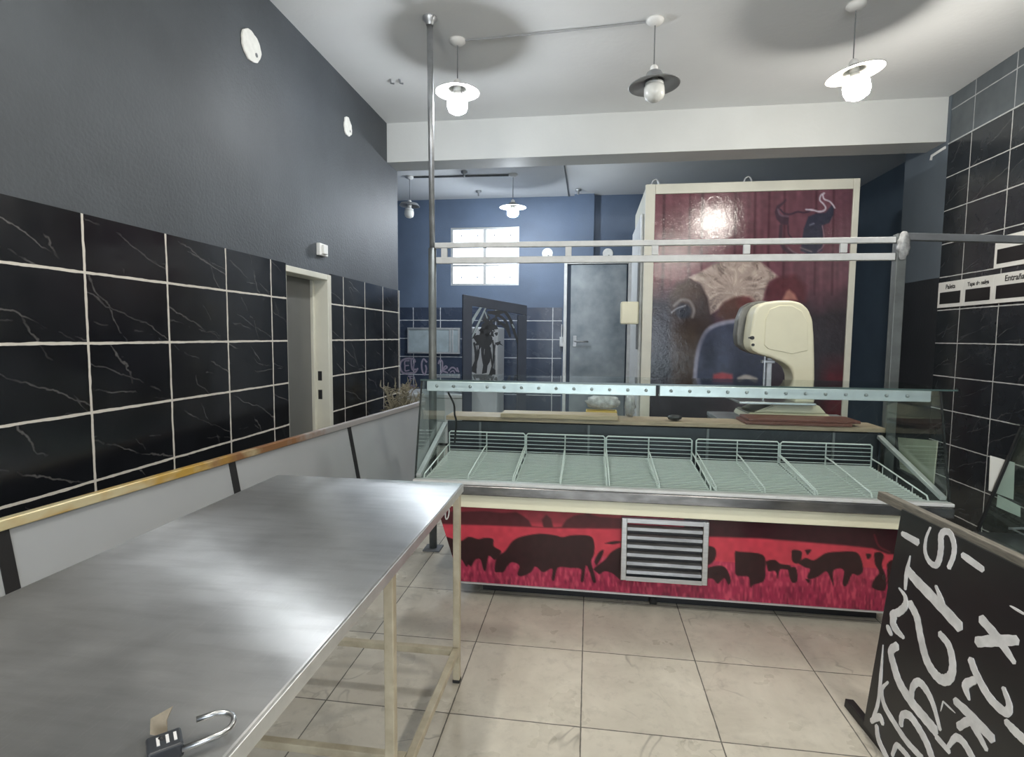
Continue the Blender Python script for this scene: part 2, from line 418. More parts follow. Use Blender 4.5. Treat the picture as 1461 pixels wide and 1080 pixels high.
# right wall: tiled part, pilaster, recessed rear part
mb = MB(); mb.box(XR+.012, XR+.3, YF, 5.09, 0, ZC); wr = struct(mb, 'wall_right', M['slate'])
mb = MB(); mb.box(XR+.0, XR+.012, YF, 5.09, 0, 3.10, .0); struct(mb, 'tile_cladding', M['tileR'], wr)
mb = MB(); mb.box(XR+.006, XR+.012, YF, 5.09, 3.105, ZC); struct(mb, 'upper_tile_cladding', M['tileRU'], wr)
mb = MB(); mb.box(XR-.005, XR+.004, YF, 5.09, 3.096, 3.106); struct(mb, 'tile_ledge', M['alu'], wr)
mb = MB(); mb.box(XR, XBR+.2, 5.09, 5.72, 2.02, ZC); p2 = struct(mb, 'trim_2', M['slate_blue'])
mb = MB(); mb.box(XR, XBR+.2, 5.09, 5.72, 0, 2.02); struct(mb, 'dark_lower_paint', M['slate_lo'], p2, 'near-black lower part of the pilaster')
mb = MB(); mb.box(XBR, XBR+.2, 5.72, YB, 0, ZC); struct(mb, 'wall_back_right', M['slate_dk'])
mb = MB(); mb.box(XL, XR, 5.125, YE, 3.132, ZC); struct(mb, 'trim_1', M['beam'])
mb = MB(); mb.box(-.246, .03, YB-.10, YB, 2.55, ZC); struct(mb, 'trim_3', M['blue_wall'])
# street front behind the camera: a wall with a wide open shopfront
mb = MB()
mb.box(XL, -1.5, YF-.2, YF, 0, ZC); mb.box(2.5, XR+.3, YF-.2, YF, 0, ZC); mb.box(-1.5, 2.5, YF-.2, YF, 2.28, ZC)
struct(mb, 'wall_front', M['slate'])
# window_1
w1 = bpy.data.objects.new('window_1', None); COL.objects.link(w1); w1.location = (-1.54, YB, WZ0); w1['kind'] = 'structure'
mb = MB(); fy0, fy1 = YB+.02, YB+.06
xm = (WX0+WX1)/2
for a, b in ((WX0, WX0+.03), (WX1-.03, WX1), (xm-.022, xm+.022)): mb.box(a, b, fy0, fy1, WZ0, WZ1)
for z in (WZ0, WZ1-.03, 2.52, 2.80): mb.box(WX0+.03, xm-.022, fy0+.002, fy1-.002, z, z+.03); mb.box(xm+.022, WX1-.03, fy0+.002, fy1-.002, z, z+.03)
mb.build('window_frame', M['alu'], w1)
mb = MB(); mb.box(WX0+.03, WX1-.03, fy0+.018, fy0+.023, WZ0+.03, WZ1-.03); mb.build('pane', M['winglass'], w1)
mb = MB()
for cx in (WX0+.14, WX0+.38, WX1-.38, WX1-.14):
    for zz, r in ((2.37, .06), (2.98, .016), (2.60, .02)):
        for sg in (-1, 1): mb.tube([(cx-r, YB+.10, zz-r*sg), (cx+r, YB+.10, zz+r*sg)], .006, 5)
mb.build('twisted_grille_bars', M['grey_tube'], w1)
# window_2: sliding hatch on the back wall
w2 = bpy.data.objects.new('window_2', None); COL.objects.link(w2); w2.location = (-2.3, YB, 1.23); w2['kind'] = 'structure'
hx0, hx1, hz0, hz1 = -2.70, -1.90, 1.235, 1.62
mb = MB(); y0, y1 = YB-.05, YB-.008
mb.box(hx0, hx1, y0, y1, hz0, hz0+.025); mb.box(hx0, hx1, y0, y1, hz1-.025, hz1)
for x in (hx0, hx1-.025, -2.06, -2.02): mb.box(x, x+.022, y0+.002, y1, hz0+.025, hz1-.025)
mb.build('window_frame', M['alu'], w2)
mb = MB(); mb.box(hx0+.022, -2.06, y0+.012, y0+.02, hz0+.025, hz1-.025); mb.build('pane', M['frost'], w2)
mb = MB(); mb.box(-2.038, -2.02, y0+.012, y0+.02, hz0+.025, hz1-.025); mb.box(-1.998, hx1-.025, y0+.012, y0+.02, hz0+.025, hz1-.025); mb.build('pane', M['frost'], w2)
# door_2: worn steel door on the back wall
d2 = bpy.data.objects.new('door_2', None); COL.objects.link(d2); d2.location = (.1, YB, 0); d2['kind'] = 'structure'
mb = MB(); mb.box(-.28, .50, YB-.07, YB-.02, 0.01, 2.52, .006); mb.build('door_leaf', M['steeldoor'], d2)
mb = MB(); mb.box(-.375, -.33, YB-.09, YB, 0, 2.6, .004); mb.box(.52, .6, YB-.09, YB, 0, 2.6); mb.box(-.329, .519, YB-.09, YB-.02, 2.53, 2.6); mb.build('door_frame', M['white_metal'], d2)
mb = MB(); mb.tube([(-.21, YB-.07, 1.44), (-.21, YB-.12, 1.44), (-.02, YB-.12, 1.435)], .012, 8); mb.box(-.235, -.185, YB-.078, YB-.0701, 1.36, 1.52, .004); mb.build('lever_handle', M['steel_dull'], d2)
mb = MB(); mb.box(-.43, -.376, YB-.05, YB-.0, 1.36, 1.50, .004); mb.tube([(-.40, YB-.05, 1.5), (-.40, YB-.03, 1.68)], .009, 6); mb.build('bolt_lock', M['steel_dull'], d2)
# chalk lettering on the back wall, low left
mb = MB()
yw = YB-.0085
NS = [0]
def stroke_px(mb, pts, ox, oy, sc, wpx, plane, nrm, ends=(1, 1), n=6, th=.0012):
    NS[0] = (NS[0]+1) % 14; th += NS[0]*.00016; wpx *= 1.08
    P = [plane(ox+a/sc, oy+b/sc) for a, b in pts]
    e = np.linalg.norm(plane(ox+pts[0][0]/sc+1, oy+pts[0][1]/sc)-plane(ox+pts[0][0]/sc, oy+pts[0][1]/sc))
    dep = abs((np.mean(P, axis=0)-ORI)@FW)/F_PX
    ribbon(mb, spline(P, n), wpx/sc*dep, nrm, th, ends)
pl = lambda u, v: atY(u, v, yw)
for pts, w in (([(290, 330), (270, 290), (180, 285), (115, 320), (100, 400), (140, 470), (230, 470), (290, 460), (325, 410)], 22),
               ([(215, 310), (160, 320), (160, 380), (165, 440), (215, 435)], 16), ([(165, 375), (210, 372)], 14),
               ([(240, 300), (245, 380), (260, 430), (300, 420)], 20), ([(285, 310), (270, 400), (285, 430)], 14),
               ([(440, 330), (400, 290), (375, 350), (385, 450), (415, 490), (435, 420), (425, 370)], 20),
               ([(590, 350), (610, 305), (640, 330), (635, 440), (620, 470)], 20), ([(640, 430), (680, 380), (700, 400), (650, 440), (710, 465)], 18),
               ([(720, 440), (760, 400), (800, 410), (830, 450)], 18), ([(740, 460), (780, 440), (800, 470)], 14), ([(830, 400), (850, 460)], 16),
               ([(200, 510), (260, 510)], 14), ([(225, 515), (230, 570)], 14), ([(225, 540), (255, 540)], 12), ([(280, 520), (290, 560)], 12),
               ([(150, 620), (170, 660), (190, 620), (205, 660), (220, 615)], 13), ([(240, 620), (245, 660), (265, 625), (275, 665), (290, 620)], 13)):
    stroke_px(mb, pts, 560, 480, 9, w, pl, (0, -1, 0))
mb.build('chalk_lettering', M['lilac'], wb)

# ------------------------------------------------------------------ printed pictures (vertex colours)
def smooth_noise(X, Y, sc, seed):
    r = np.random.default_rng(seed); g = r.random((64, 64)); x = X/sc; y = Y/sc
    xi, yi = np.floor(x).astype(int), np.floor(y).astype(int); fx, fy = x-xi, y-yi
    fx = fx*fx*(3-2*fx); fy = fy*fy*(3-2*fy); G = lambda a, b: g[a % 64, b % 64]
    return (G(xi, yi)*(1-fx)+G(xi+1, yi)*fx)*(1-fy)+(G(xi, yi+1)*(1-fx)+G(xi+1, yi+1)*fx)*fy
def seg_dist(U, V, pts):
    d = np.full(U.shape, 1e9)
    for (x0, y0), (x1, y1) in zip(pts, pts[1:]):
        dx, dy = x1-x0, y1-y0; t = np.clip(((U-x0)*dx+(V-y0)*dy)/(dx*dx+dy*dy+1e-9), 0, 1)
        d = np.minimum(d, np.hypot(U-x0-t*dx, V-y0-t*dy))
    return d
def poly_mask(U, V, pts, soft=1.5):
    pts = list(pts)+[pts[0]]; ins = np.zeros(U.shape, bool)
    for (x0, y0), (x1, y1) in zip(pts, pts[1:]):
        if y0 == y1: continue
        c = ((y0 > V) != (y1 > V)) & (U < (x1-x0)*(V-y0)/(y1-y0)+x0); ins ^= c
    d = seg_dist(U, V, pts); sd = np.where(ins, d, -d)
    return np.clip(sd/(2*soft)+.5, 0, 1)
def line_mask(U, V, pts, w, soft=1.0):
    if len(pts) > 2: pts = [tuple(p) for p in spline(pts, 5)]
    return np.clip((w/2-seg_dist(U, V, pts))/(2*soft)+.5, 0, 1)
class Paint:
    def __init__(s, U, V, base): s.U, s.V = U, V; s.C = np.zeros(U.shape+(3,))+np.array(base, float)
    def put(s, m, c, a=1.0):
        m = (m*a)[..., None]; s.C = s.C*(1-m)+np.array(c, float)*m
    def poly(s, pts, c, soft=1.5, a=1.0, tex=None):
        m = poly_mask(s.U, s.V, pts, soft)
        if tex is not None: m = m*tex
        s.put(m, c, a)
    def line(s, pts, w, c, soft=.8, a=1.0): s.put(line_mask(s.U, s.V, pts, w, soft), c, a)
    def ell(s, x, y, rx, ry, c, soft=.25, a=1.0):
        d = np.hypot((s.U-x)/rx, (s.V-y)/ry); s.put(np.clip((1-d)/(2*soft)+.5, 0, 1), c, a)
def print_mesh(name, P, C, m, parent):
    """P (n,m,3) points, C (n,m,3) sRGB 0..255 colours"""
    n, k_ = P.shape[:2]; off = Vector((0, 0, 0)); q = parent
    while q: off += q.location; q = q.parent
    v = (P.reshape(-1, 3)-np.array(off)); idx = np.arange(n*k_).reshape(n, k_)
    f = np.stack([idx[:-1, :-1], idx[:-1, 1:], idx[1:, 1:], idx[1:, :-1]], -1).reshape(-1, 4)
    me = bpy.data.meshes.new(name); me.from_pydata(v.tolist(), [], f.tolist()); me.update()
    c = np.clip(C.reshape(-1, 3), 0, 255)/255; c = np.where(c <= .04045, c/12.92, ((c+.055)/1.055)**2.4)
    at_ = me.color_attributes.new('Print', 'FLOAT_COLOR', 'POINT')
    at_.data.foreach_set('color', np.concatenate([c, np.ones((len(c), 1))], 1).astype(np.float32).ravel())
    me.materials.append(m); o = bpy.data.objects.new(name, me); COL.objects.link(o); o.parent = parent
    return o

# ------------------------------------------------------------------ cold room
CY, CX0, CX1, CZ, CYB = 5.60, .512, 2.452, 2.985, 6.95
cr = thing('cold_room', ((CX0+CX1)/2, 6.2, 0), 'walk-in cold room with cream frame and large cow head print, at the back', 'cold room')
mb = MB(); mb.box(CX0+.01, CX1-.01, CY+.03, CYB, 0, CZ-.005, .006); mb.build('insulated_box', M['creamframe'], cr)
mb = MB()
mb.box(CX0, CX0+.095, CY, CY+.05, 0, CZ, .005); mb.box(CX1-.055, CX1, CY, CY+.05, 0, CZ, .005)
mb.box(CX0+.096, CX1-.056, CY, CY+.05, CZ-.095, CZ, .005); mb.box(CX0+.096, CX1-.056, CY, CY+.05, 0, .12, .005)
mb.build('front_frame', M['creamframe'], cr)
mb = MB()
for z in (1.05, 1.75, 2.3): mb.box(CX0-.03, CX0+.0, CY+.28, CY+.34, z, z+.14, .006)
mb.box(CX0-.025, CX0+.005, CY+.12, CYB-.1, 0.05, CZ-.25, .01); mb.build('side_door', M['white_metal'], cr)
hl = atY(893, 447, CY+.15)
mb = MB(); mb.box(hl[0]-.055, CX0-.026, CY+.08, CY+.22, hl[2]-.11, hl[2]+.115, .015); mb.build('door_latch', M['cream'], cr)
mb = MB(); mb.box(CX0-.045, CX0-.026, CY+.11, CY+.16, 1.38, 2.3, .004); mb.build('latch_bar', M['grey_tube'], cr)
for u in (1067, 935):
    e = atY(u, 258, CY+.2); mb = MB()
    mb.tube([(e[0]+.035*math.cos(a)-0, CY+.2, CZ+.045+.05*math.sin(a)) for a in np.linspace(-PI/2, 1.5*PI, 17)], .009, 6)
    mb.build('eye_bolt', M['steel_dull'], cr)
# mural
nx, nz = 260, 300
gx = np.linspace(CX0+.096, CX1-.056, nx); gz = np.linspace(CZ-.096, .121, nz)
GX, GZ = np.meshgrid(gx, gz); PP = np.stack([GX, np.full_like(GX, CY+.014), GZ], -1)
d = PP-ORI; w = d@FW; U = 730.5+F_PX*(d@RT)/w; V = 540-F_PX*(d@UP)/w
p = Paint(U, V, (106, 64, 73))  # maroon print, greyed to include the reflection haze lying over it
t = np.clip((U-935)/285, 0, 1)[..., None]; p.C = p.C*(1-.35*t)+np.array((76, 62, 76))*.35*t
p.C *= (.92+.16*smooth_noise(U*3, V*.25, 14, 3))[..., None]
for x in (948, 985, 1003, 1050, 1078, 1098, 1120, 1165, 1190): p.line([(x, 265), (x-3, 420)], 3, (55, 28, 36), 1.4, .6)
n1 = smooth_noise(U, V, 22, 4); n2 = smooth_noise(U, V, 6, 9)
p.put(np.clip((V-385-20*n1+(U-940)*.06)/40, 0, 1)*np.clip((1040-U)/40, 0, 1), (30, 27, 34), .9)
p.put(np.clip((V-395-25*n1)/45, 0, 1)*np.clip((U-1090)/50, 0, 1), (36, 34, 36), .85)
p.put(np.clip((V-500)/40, 0, 1)*np.clip((U-1160)/25, 0, 1), (96, 30, 38), .8)
p.put(np.clip((V-450)/60, 0, 1)*np.clip((1160-U)/60, 0, 1), (32, 30, 38), .75)
p.poly([(955, 425), (965, 405), (985, 398), (1005, 408), (1014, 435), (1016, 470), (1010, 520), (995, 560), (960, 560), (955, 500)], (60, 48, 44), 5, .9)
p.ell(985, 420, 18, 14, (74, 58, 52), .5, .8)
p.poly([(958, 470), (985, 462), (1000, 480), (998, 540), (965, 545), (960, 500)], (74, 63, 54), 8, .7)
fur = [(984, 396), (1003, 386), (1018, 377), (1034, 372), (1060, 370), (1085, 373), (1096, 383), (1111, 395), (1098, 401), (1092, 415), (1088, 432), (1078, 436), (1069, 424), (1052, 424), (1036, 430), (1024, 442), (1014, 448), (1010, 425), (1000, 405)]
p.poly(fur, (168, 152, 144), 2.0)
ang = np.arctan2(V-418, U-1048); rad = np.hypot(V-418, U-1048)
st = .6*smooth_noise(ang*48+rad*.15+40*n1, rad*.5+30, 5, 12)+.4*smooth_noise(ang*110+60*n2, rad*.8+30, 5, 15)
p.poly(fur, (100, 87, 84), 2.0, .75, np.clip((st-.5)*3.2, 0, 1)*np.clip((rad-8)/25, 0, 1))
p.poly(fur, (205, 192, 180), 2.0, .6, np.clip((.4-st)*5, 0, 1))
p.poly([(1022, 450), (1032, 432), (1048, 424), (1060, 424), (1074, 434), (1066, 455), (1040, 460)], (84, 58, 50), 3, .95)
p.ell(1064, 432, 12, 9, (104, 56, 54), .4, .8)
p.ell(975, 444, 11, 10, (26, 28, 40), .25); p.line([(962, 436), (972, 428), (984, 430), (990, 442), (988, 452)], 4, (128, 122, 120), 1.5, .8)
p.line([(958, 446), (966, 440), (978, 436)], 2, (150, 150, 156), .8, .8)
p.poly([(1090, 430), (1095, 408), (1108, 396), (1135, 392), (1150, 408), (1150, 432)], (82, 38, 44), 4, .8)
p.poly([(1116, 428), (1122, 416), (1126, 413), (1134, 420), (1138, 428)], (170, 118, 106), 2, .9)
muz = [(988, 560), (991, 520), (997, 490), (1008, 470), (1022, 462), (1052, 456), (1078, 462), (1095, 500), (1095, 560)]
p.poly(muz, (62, 68, 90), 2); p.poly([(1045, 470), (1090, 475), (1090, 560), (1045, 560)], (38, 42, 60), 10, .8)
p.line([(990, 560), (994, 510), (1002, 484), (1012, 469), (1030, 461), (1056, 457)], 6, (150, 150, 168), 1.5, .85)
p.ell(1012, 500, 10, 22, (34, 38, 54), .5, .8); p.ell(1028, 490, 22, 14, (64, 70, 90), .8, .6)
p.poly([(1016, 545), (1018, 534), (1030, 531), (1045, 534), (1046, 546)], (150, 66, 76), 2); p.line([(1055, 541), (1065, 538), (1078, 542)], 7, (172, 166, 160), 1.5, .9)
b = lambda q: [(1080+x/9, 260+y/9) for x, y in q]
p.poly(b([(375, 210), (335, 255), (255, 300), (228, 380), (250, 470), (310, 540), (405, 550), (410, 450), (330, 430), (275, 380), (300, 320), (375, 240)]), (56, 42, 54), 1, .85)
p.poly(b([(660, 440), (760, 400), (880, 390), (960, 290), (990, 330), (980, 420), (930, 520), (855, 550), (850, 740), (840, 880), (700, 940), (560, 880), (600, 600)]), (42, 46, 62), 1, .9)
p.line(b([(300, 350), (350, 400), (430, 410), (520, 380), (600, 390), (680, 370)]), 2.6, (54, 40, 54), .7, .9)
p.line(b([(270, 350), (300, 420), (400, 440)]), 2.6, (96, 78, 92), .8, .8)
p.line(b([(400, 560), (405, 660), (450, 720)]), 2, (58, 42, 52), .7, .9); p.line(b([(310, 560), (305, 740), (360, 860), (500, 950)]), 5, (56, 44, 54), 1, .8)
p.line(b([(400, 840), (460, 890), (520, 915)]), 2, (120, 104, 112), .7, .8); p.line(b([(560, 840), (640, 870), (700, 890)]), 2, (120, 110, 112), .7, .8)
p.line(b([(680, 550), (730, 530)]), 2, (98, 100, 116), .7, .9); p.line(b([(840, 560), (860, 700), (850, 820), (780, 890)]), 1.6, (140, 110, 120), .6, .8)
p.line(b([(865, 140), (820, 170), (808, 230), (850, 275), (882, 325), (862, 362), (800, 378), (720, 358), (630, 350)]), 2.2, (190, 182, 194), .6, .95)
p.line(b([(845, 160), (862, 215), (930, 245), (975, 290), (998, 328)]), 2.0, (190, 182, 194), .6, .95)
p.C *= (.93+.14*n2)[..., None]
print_mesh('cow_mural_print', PP, p.C, M['mural'], cr)

# ------------------------------------------------------------------ meat display case
dc = thing('meat_display_case', (.4, 3.3, 0), 'long glass butcher display case with red cattle print skirt, across the middle of the shop', 'display case')
GXL, GXR = -.957, 1.772
mb = MB(); mb.box(-.60, 1.56, 3.11, 3.75, .0, .085); mb.box(.9, 1.56, 3.751, 4.1, .0, .59); mb.build('kick_plinth', M['black'], dc)
mb = MB(); mb.box(-.70, 1.575, 3.02, 3.6, .085, .59); mb.prism([(-.82, 3.6, .59), (-.70, 3.6, .085), (1.575, 3.6, .085), (1.58, 3.6, .59)], (0, .18, 0)); mb.box(-.84, .86, 3.61, 3.78, .59, .93); mb.box(.861, 1.70, 3.61, 4.14, .59, .937); mb.build('base_cabinet', M['charcoal'], dc)
mb = MB(); mb.box(GXL, GXR, 2.96, 3.60, .590, .632, .004); mb.build('well_tray', M['steel'], dc)
mb = MB(); mb.box(-.86, 1.583, 2.925, 3.02, .553, .632, .004); mb.build('cream_band', M['cream_hi'], dc)
mb = MB(); mb.box(GXL, GXR, 2.885, 3.0, .633, .688, .006); mb.build('steel_ledge', M['steel_dark'], dc)
mb = MB(); mb.box(GXL, GXR, 2.89, 2.945, .6885, .705, .003); mb.build('front_lip', M['white_metal'], dc)
mb = MB(); mb.box(GXL+.015, GXR-.015, 2.96, 3.575, .633, .655); mb.build('inner_deck', M['deck'], dc)
mb = MB(); mb.box(GXL+.02, GXR-.02, 3.578, 3.6, .655, .93); bp = mb.build('rear_inner_panel', M['innerdark'], dc)
for u in (685, 840, 1010, 1190):
    e = atY(u, 615, 3.57); mb = MB(); mb.box(e[0]-.007, e[0]+.007, 3.568, 3.5779, .66, .93); mb.build('joint_strip', M['grey_tube'], bp)
mb = MB(); mb.box(GXL+.01, GXR+.01, 3.57, 3.80, .938, .966, .004); mb.build('rear_worktop', M['wood'], dc)
mb = MB(); mb.box(.86, GXR-.02, 3.801, 4.16, .938, .966, .004); mb.build('saw_counter', M['steel_dull'], dc)
# glazing
def slab(mb, a, b, x0, x1, th):
    (ya, za), (yb, zb) = a, b; d = Vector((0, yb-ya, zb-za)).normalized(); n = Vector((0, -d.z, d.y))*th
    mb.prism([(x0, ya, za), (x1, ya, za), (x1, yb, zb), (x0, yb, zb)], n)
mb = MB(); slab(mb, (2.92, .705), (3.052, 1.2425), GXL, GXR, .006); mb.build('front_glass', M['glass'], dc)
mb = MB(); mb.box(GXL, GXR+.065, 3.04, 3.55, 1.2435, 1.2505); tgp = mb.build('top_glass', M['glass'], dc)
mb = MB(); mb.box(GXL, GXR+.065, 3.0355, 3.0398, 1.2425, 1.2515); mb.build('polished_edge', M['glassedge'], tgp)
for x, sg in ((GXL+.001, 1), (GXR-.007, 1)):
    mb = MB(); mb.prism([(x, 2.935, .705), (x, 3.058, 1.242), (x, 3.53, 1.242), (x, 3.565, .94), (x, 3.565, .66), (x, 2.965, .66)], (.006, 0, 0)); sgp = mb.build('side_glass', M['glass'], dc)
    mb = MB(); mb.bar((x+.003, 2.928, .705), (x+.003, 3.055, 1.242), .008, .008, (1, 0, 0)); mb.build('dark_edge_seal', M['black'], sgp)
rail_x = [(-.93, .365), (.385, 1.74)]
bolt_me = None
for x0, x1 in rail_x:
    mb = MB(); mb.box(x0, x1, 3.078, 3.092, 1.182, 1.238, .002); mb.box(x0, x1, 3.092, 3.13, 1.180, 1.188); lr = mb.build('light_rail', M['alu'], dc)
    x = x0+.06
    while x < x1-.02:
        if bolt_me is None:
            t = MB(); t.lathe([(0, .012), (.006, .010), (.009, .004), (.009, 0)], (0, 0, 0), 10, Matrix.Rotation(PI/2, 3, 'X')); bo = t.build('bolt', M['steel_dull']); bolt_me = bo.data; COL.objects.unlink(bo); bpy.data.objects.remove(bo)
        q = bpy.data.objects.new('bolt', bolt_me); COL.objects.link(q); q.parent = lr; q.location = Vector((x, 3.078, 1.211))-Vector(dc.location); x += .0985
for x, (ya, za), (yb, zb) in ((GXR-.03, (3.56, .915), (2.93, .72)), (GXL+.025, (3.50, .925), (2.92, .72))):
    mb = MB(); mb.bar((x, ya, za), (x, yb, zb), .028, .022, (0, 0, 1), .003); mb.build('support_arm', M['alu'], dc)
# printed skirt
nx, nz = 420, 84
ss, tt = np.meshgrid(np.linspace(0, 1, nx), np.linspace(0, 1, nz))
xl = -.842+tt*(.128); xr = 1.583-tt*.03
PX = xl+(xr-xl)*ss; PZ = .553-tt*(.553-.092); PY = 2.957+tt*.045
PP = np.stack([PX, PY, PZ], -1); d = PP-ORI; w = d@FW; U = 730.5+F_PX*(d@RT)/w; V = 540-F_PX*(d@UP)/w
p = Paint(U, V, (196, 62, 78))
yt = 722+(U-622)*.043; tv = V-yt
p.C = np.where((tv > 62)[..., None], np.array((174, 54, 82)), p.C)
p.put(np.clip((tv-70)/30, 0, 1), (148, 38, 70), .8)
p.put(np.clip((24-tv)/8, 0, 1)*np.clip((1020-U)/40, 0, 1), (132, 48, 60), .9)
c7 = lambda q: [(600+x/3.6525, 670+y/3.6525) for x, y in q]; c8 = lambda q: [(960+x/3.6525, 670+y/3.6525) for x, y in q]
DK = (44, 22, 26)
p.poly(c7([(60, 215), (205, 220), (330, 215), (420, 225), (500, 222), (540, 245), (565, 265), (580, 295), (640, 300), (632, 260), (655, 235), (680, 255), (692, 300), (735, 298), (760, 262), (800, 240), (870, 228), (930, 245), (1000, 250), (1060, 255), (1060, 308), (700, 305), (400, 292), (60, 282)]), (70, 32, 38), 1.2, .9)
p.poly(c8([(60, 250), (1230, 300), (1230, 450), (1120, 440), (1040, 410), (900, 395), (700, 378), (450, 358), (60, 345)]), (50, 22, 30), 1.5, .97)
p.line(c8([(1050, 340), (1075, 400), (1130, 430)]), 2.5, (120, 36, 48), 1, .7)
p.put(np.clip((tv-58)/6, 0, 1)*np.clip((smooth_noise(U*2.2, V*.6, 5, 21)-.5)*3, 0, 1), (226, 92, 112), .55)
p.put(np.clip((tv-72)/6, 0, 1)*np.clip((smooth_noise(U*2.2, V*.6, 6, 23)-.55)*3, 0, 1), (100, 26, 50), .6)
herd = [c7(q) for q in (
 [(390, 535), (388, 490), (405, 450), (440, 425), (480, 372), (530, 348), (620, 334), (700, 342), (740, 352), (790, 342), (880, 345), (905, 380), (904, 440), (890, 480), (905, 540), (915, 585), (898, 585), (880, 530), (862, 500), (850, 580), (834, 578), (838, 520), (780, 512), (715, 512), (698, 575), (684, 570), (686, 515), (640, 535), (600, 505), (575, 535), (530, 555), (505, 545), (515, 500), (480, 482), (455, 500), (430, 535)],
 [(120, 350), (205, 372), (250, 350), (300, 362), (335, 355), (378, 362), (382, 400), (420, 425), (405, 455), (385, 470), (355, 450), (340, 525), (325, 515), (312, 468), (285, 470), (265, 505), (250, 495), (238, 505), (205, 460), (130, 430)],
 [(905, 480), (930, 430), (955, 420), (940, 465), (915, 500)], [(900, 520), (960, 470), (1000, 425), (1060, 415), (1060, 575), (1000, 540), (960, 530), (930, 545)], [(960, 385), (1010, 372), (1050, 378), (1000, 390)])]
herd += [c8(q) for q in (
 [(322, 435), (350, 428), (470, 445), (482, 520), (474, 580), (420, 600), (405, 615), (395, 560), (360, 555), (325, 540)],
 [(485, 480), (530, 470), (560, 490), (612, 500), (606, 522), (560, 520), (545, 572), (535, 530), (495, 528)], [(618, 425), (640, 418), (672, 430), (664, 480), (640, 490), (620, 470)], [(688, 420), (722, 418), (700, 445)],
 [(655, 490), (690, 460), (735, 472), (795, 436), (860, 428), (955, 430), (985, 478), (990, 530), (965, 552), (935, 545), (905, 605), (885, 595), (892, 530), (868, 515), (835, 532), (838, 605), (822, 570), (800, 530), (760, 556), (720, 570), (700, 560), (715, 520), (690, 510)],
 [(1048, 438), (1080, 430), (1100, 450), (1090, 500), (1110, 560), (1104, 630), (1040, 615), (1050, 570), (1075, 535), (1052, 490)], [(1115, 495), (1160, 470), (1180, 520), (1165, 625), (1118, 605)], [(1005, 440), (1032, 440), (1028, 462), (1012, 465)],
 [(165, 520), (235, 500), (278, 515), (302, 575), (290, 600), (268, 565), (235, 595), (210, 570), (165, 562)], [(165, 405), (220, 410), (218, 470), (165, 500)], [(600, 520), (640, 510), (650, 575), (625, 590), (608, 560)], [(690, 570), (715, 575), (705, 592)])]
def closed(q):
    q = [q[-2], q[-1]]+list(q)+[q[0], q[1]]; o = [tuple(e) for e in spline(q, 4)]; return o[8:-8]
for q in herd: p.poly(closed(q), DK, .7, .97)
p.C *= (.94+.12*smooth_noise(U, V, 7, 31))[..., None]
print_mesh('cattle_print_skirt', PP, p.C, M['herd'], dc)
mb = MB(); mb.bar((-.714, 3.0, .088), (1.553, 3.0, .088), .012, .008); mb.build('skirt_edge_trim', M['alu'], dc)
# louvred vent
vx0, vx1, vz0, vz1 = .190, .640, .192, .535
vg = MB(); vy = 2.95
vg.bar((vx0+.014, vy, vz0), (vx0+.014, vy, vz1), .028, .03, (1, 0, 0), .003); vg.bar((vx1-.014, vy, vz0), (vx1-.014, vy, vz1), .028, .03, (1, 0, 0), .003)
vg.bar((vx0+.028, vy, vz0+.012), (vx1-.028, vy, vz0+.012), .03, .024); vg.bar((vx0+.028, vy, vz1-.012), (vx1-.028, vy, vz1-.012), .03, .024)
vent = vg.build('vent_grille', M['steel'], dc)
mb = MB(); mb.box(vx0+.02, vx1-.02, 2.966, 2.972, vz0+.02, vz1-.02); mb.build('vent_backing', M['black'], vent)
for i in range(6):
    z = vz0+.052+i*.0475; mb = MB()
    mb.prism([(vx0+.03, 2.964, z-.004), (vx0+.03, 2.942, z-.016), (vx0+.03, 2.936, z-.012), (vx0+.03, 2.940, z+.004), (vx0+.03, 2.964, z+.012)], (vx1-vx0-.06, 0, 0)); mb.build('louvre', M['louvre'], vent)
cst = atZ(930, 856, 0.0)
mb = MB(); mb.tube([(cst[0]-.018, 3.085, .028), (cst[0]+.018, 3.085, .028)], .028, 14); mb.box(cst[0]-.012, cst[0]+.012, 3.08, 3.115, .04, .09); mb.build('caster', M['rubber'], dc)
mb = MB(); mb.tube(spline([(-.86, 3.30, 1.15), (-.84, 3.36, 1.07), (-.845, 3.40, 1.0), (-.84, 3.42, .95), (-.86, 3.46, .80)], 6), .006, 6); mb.build('black_cable', M['black'], dc)

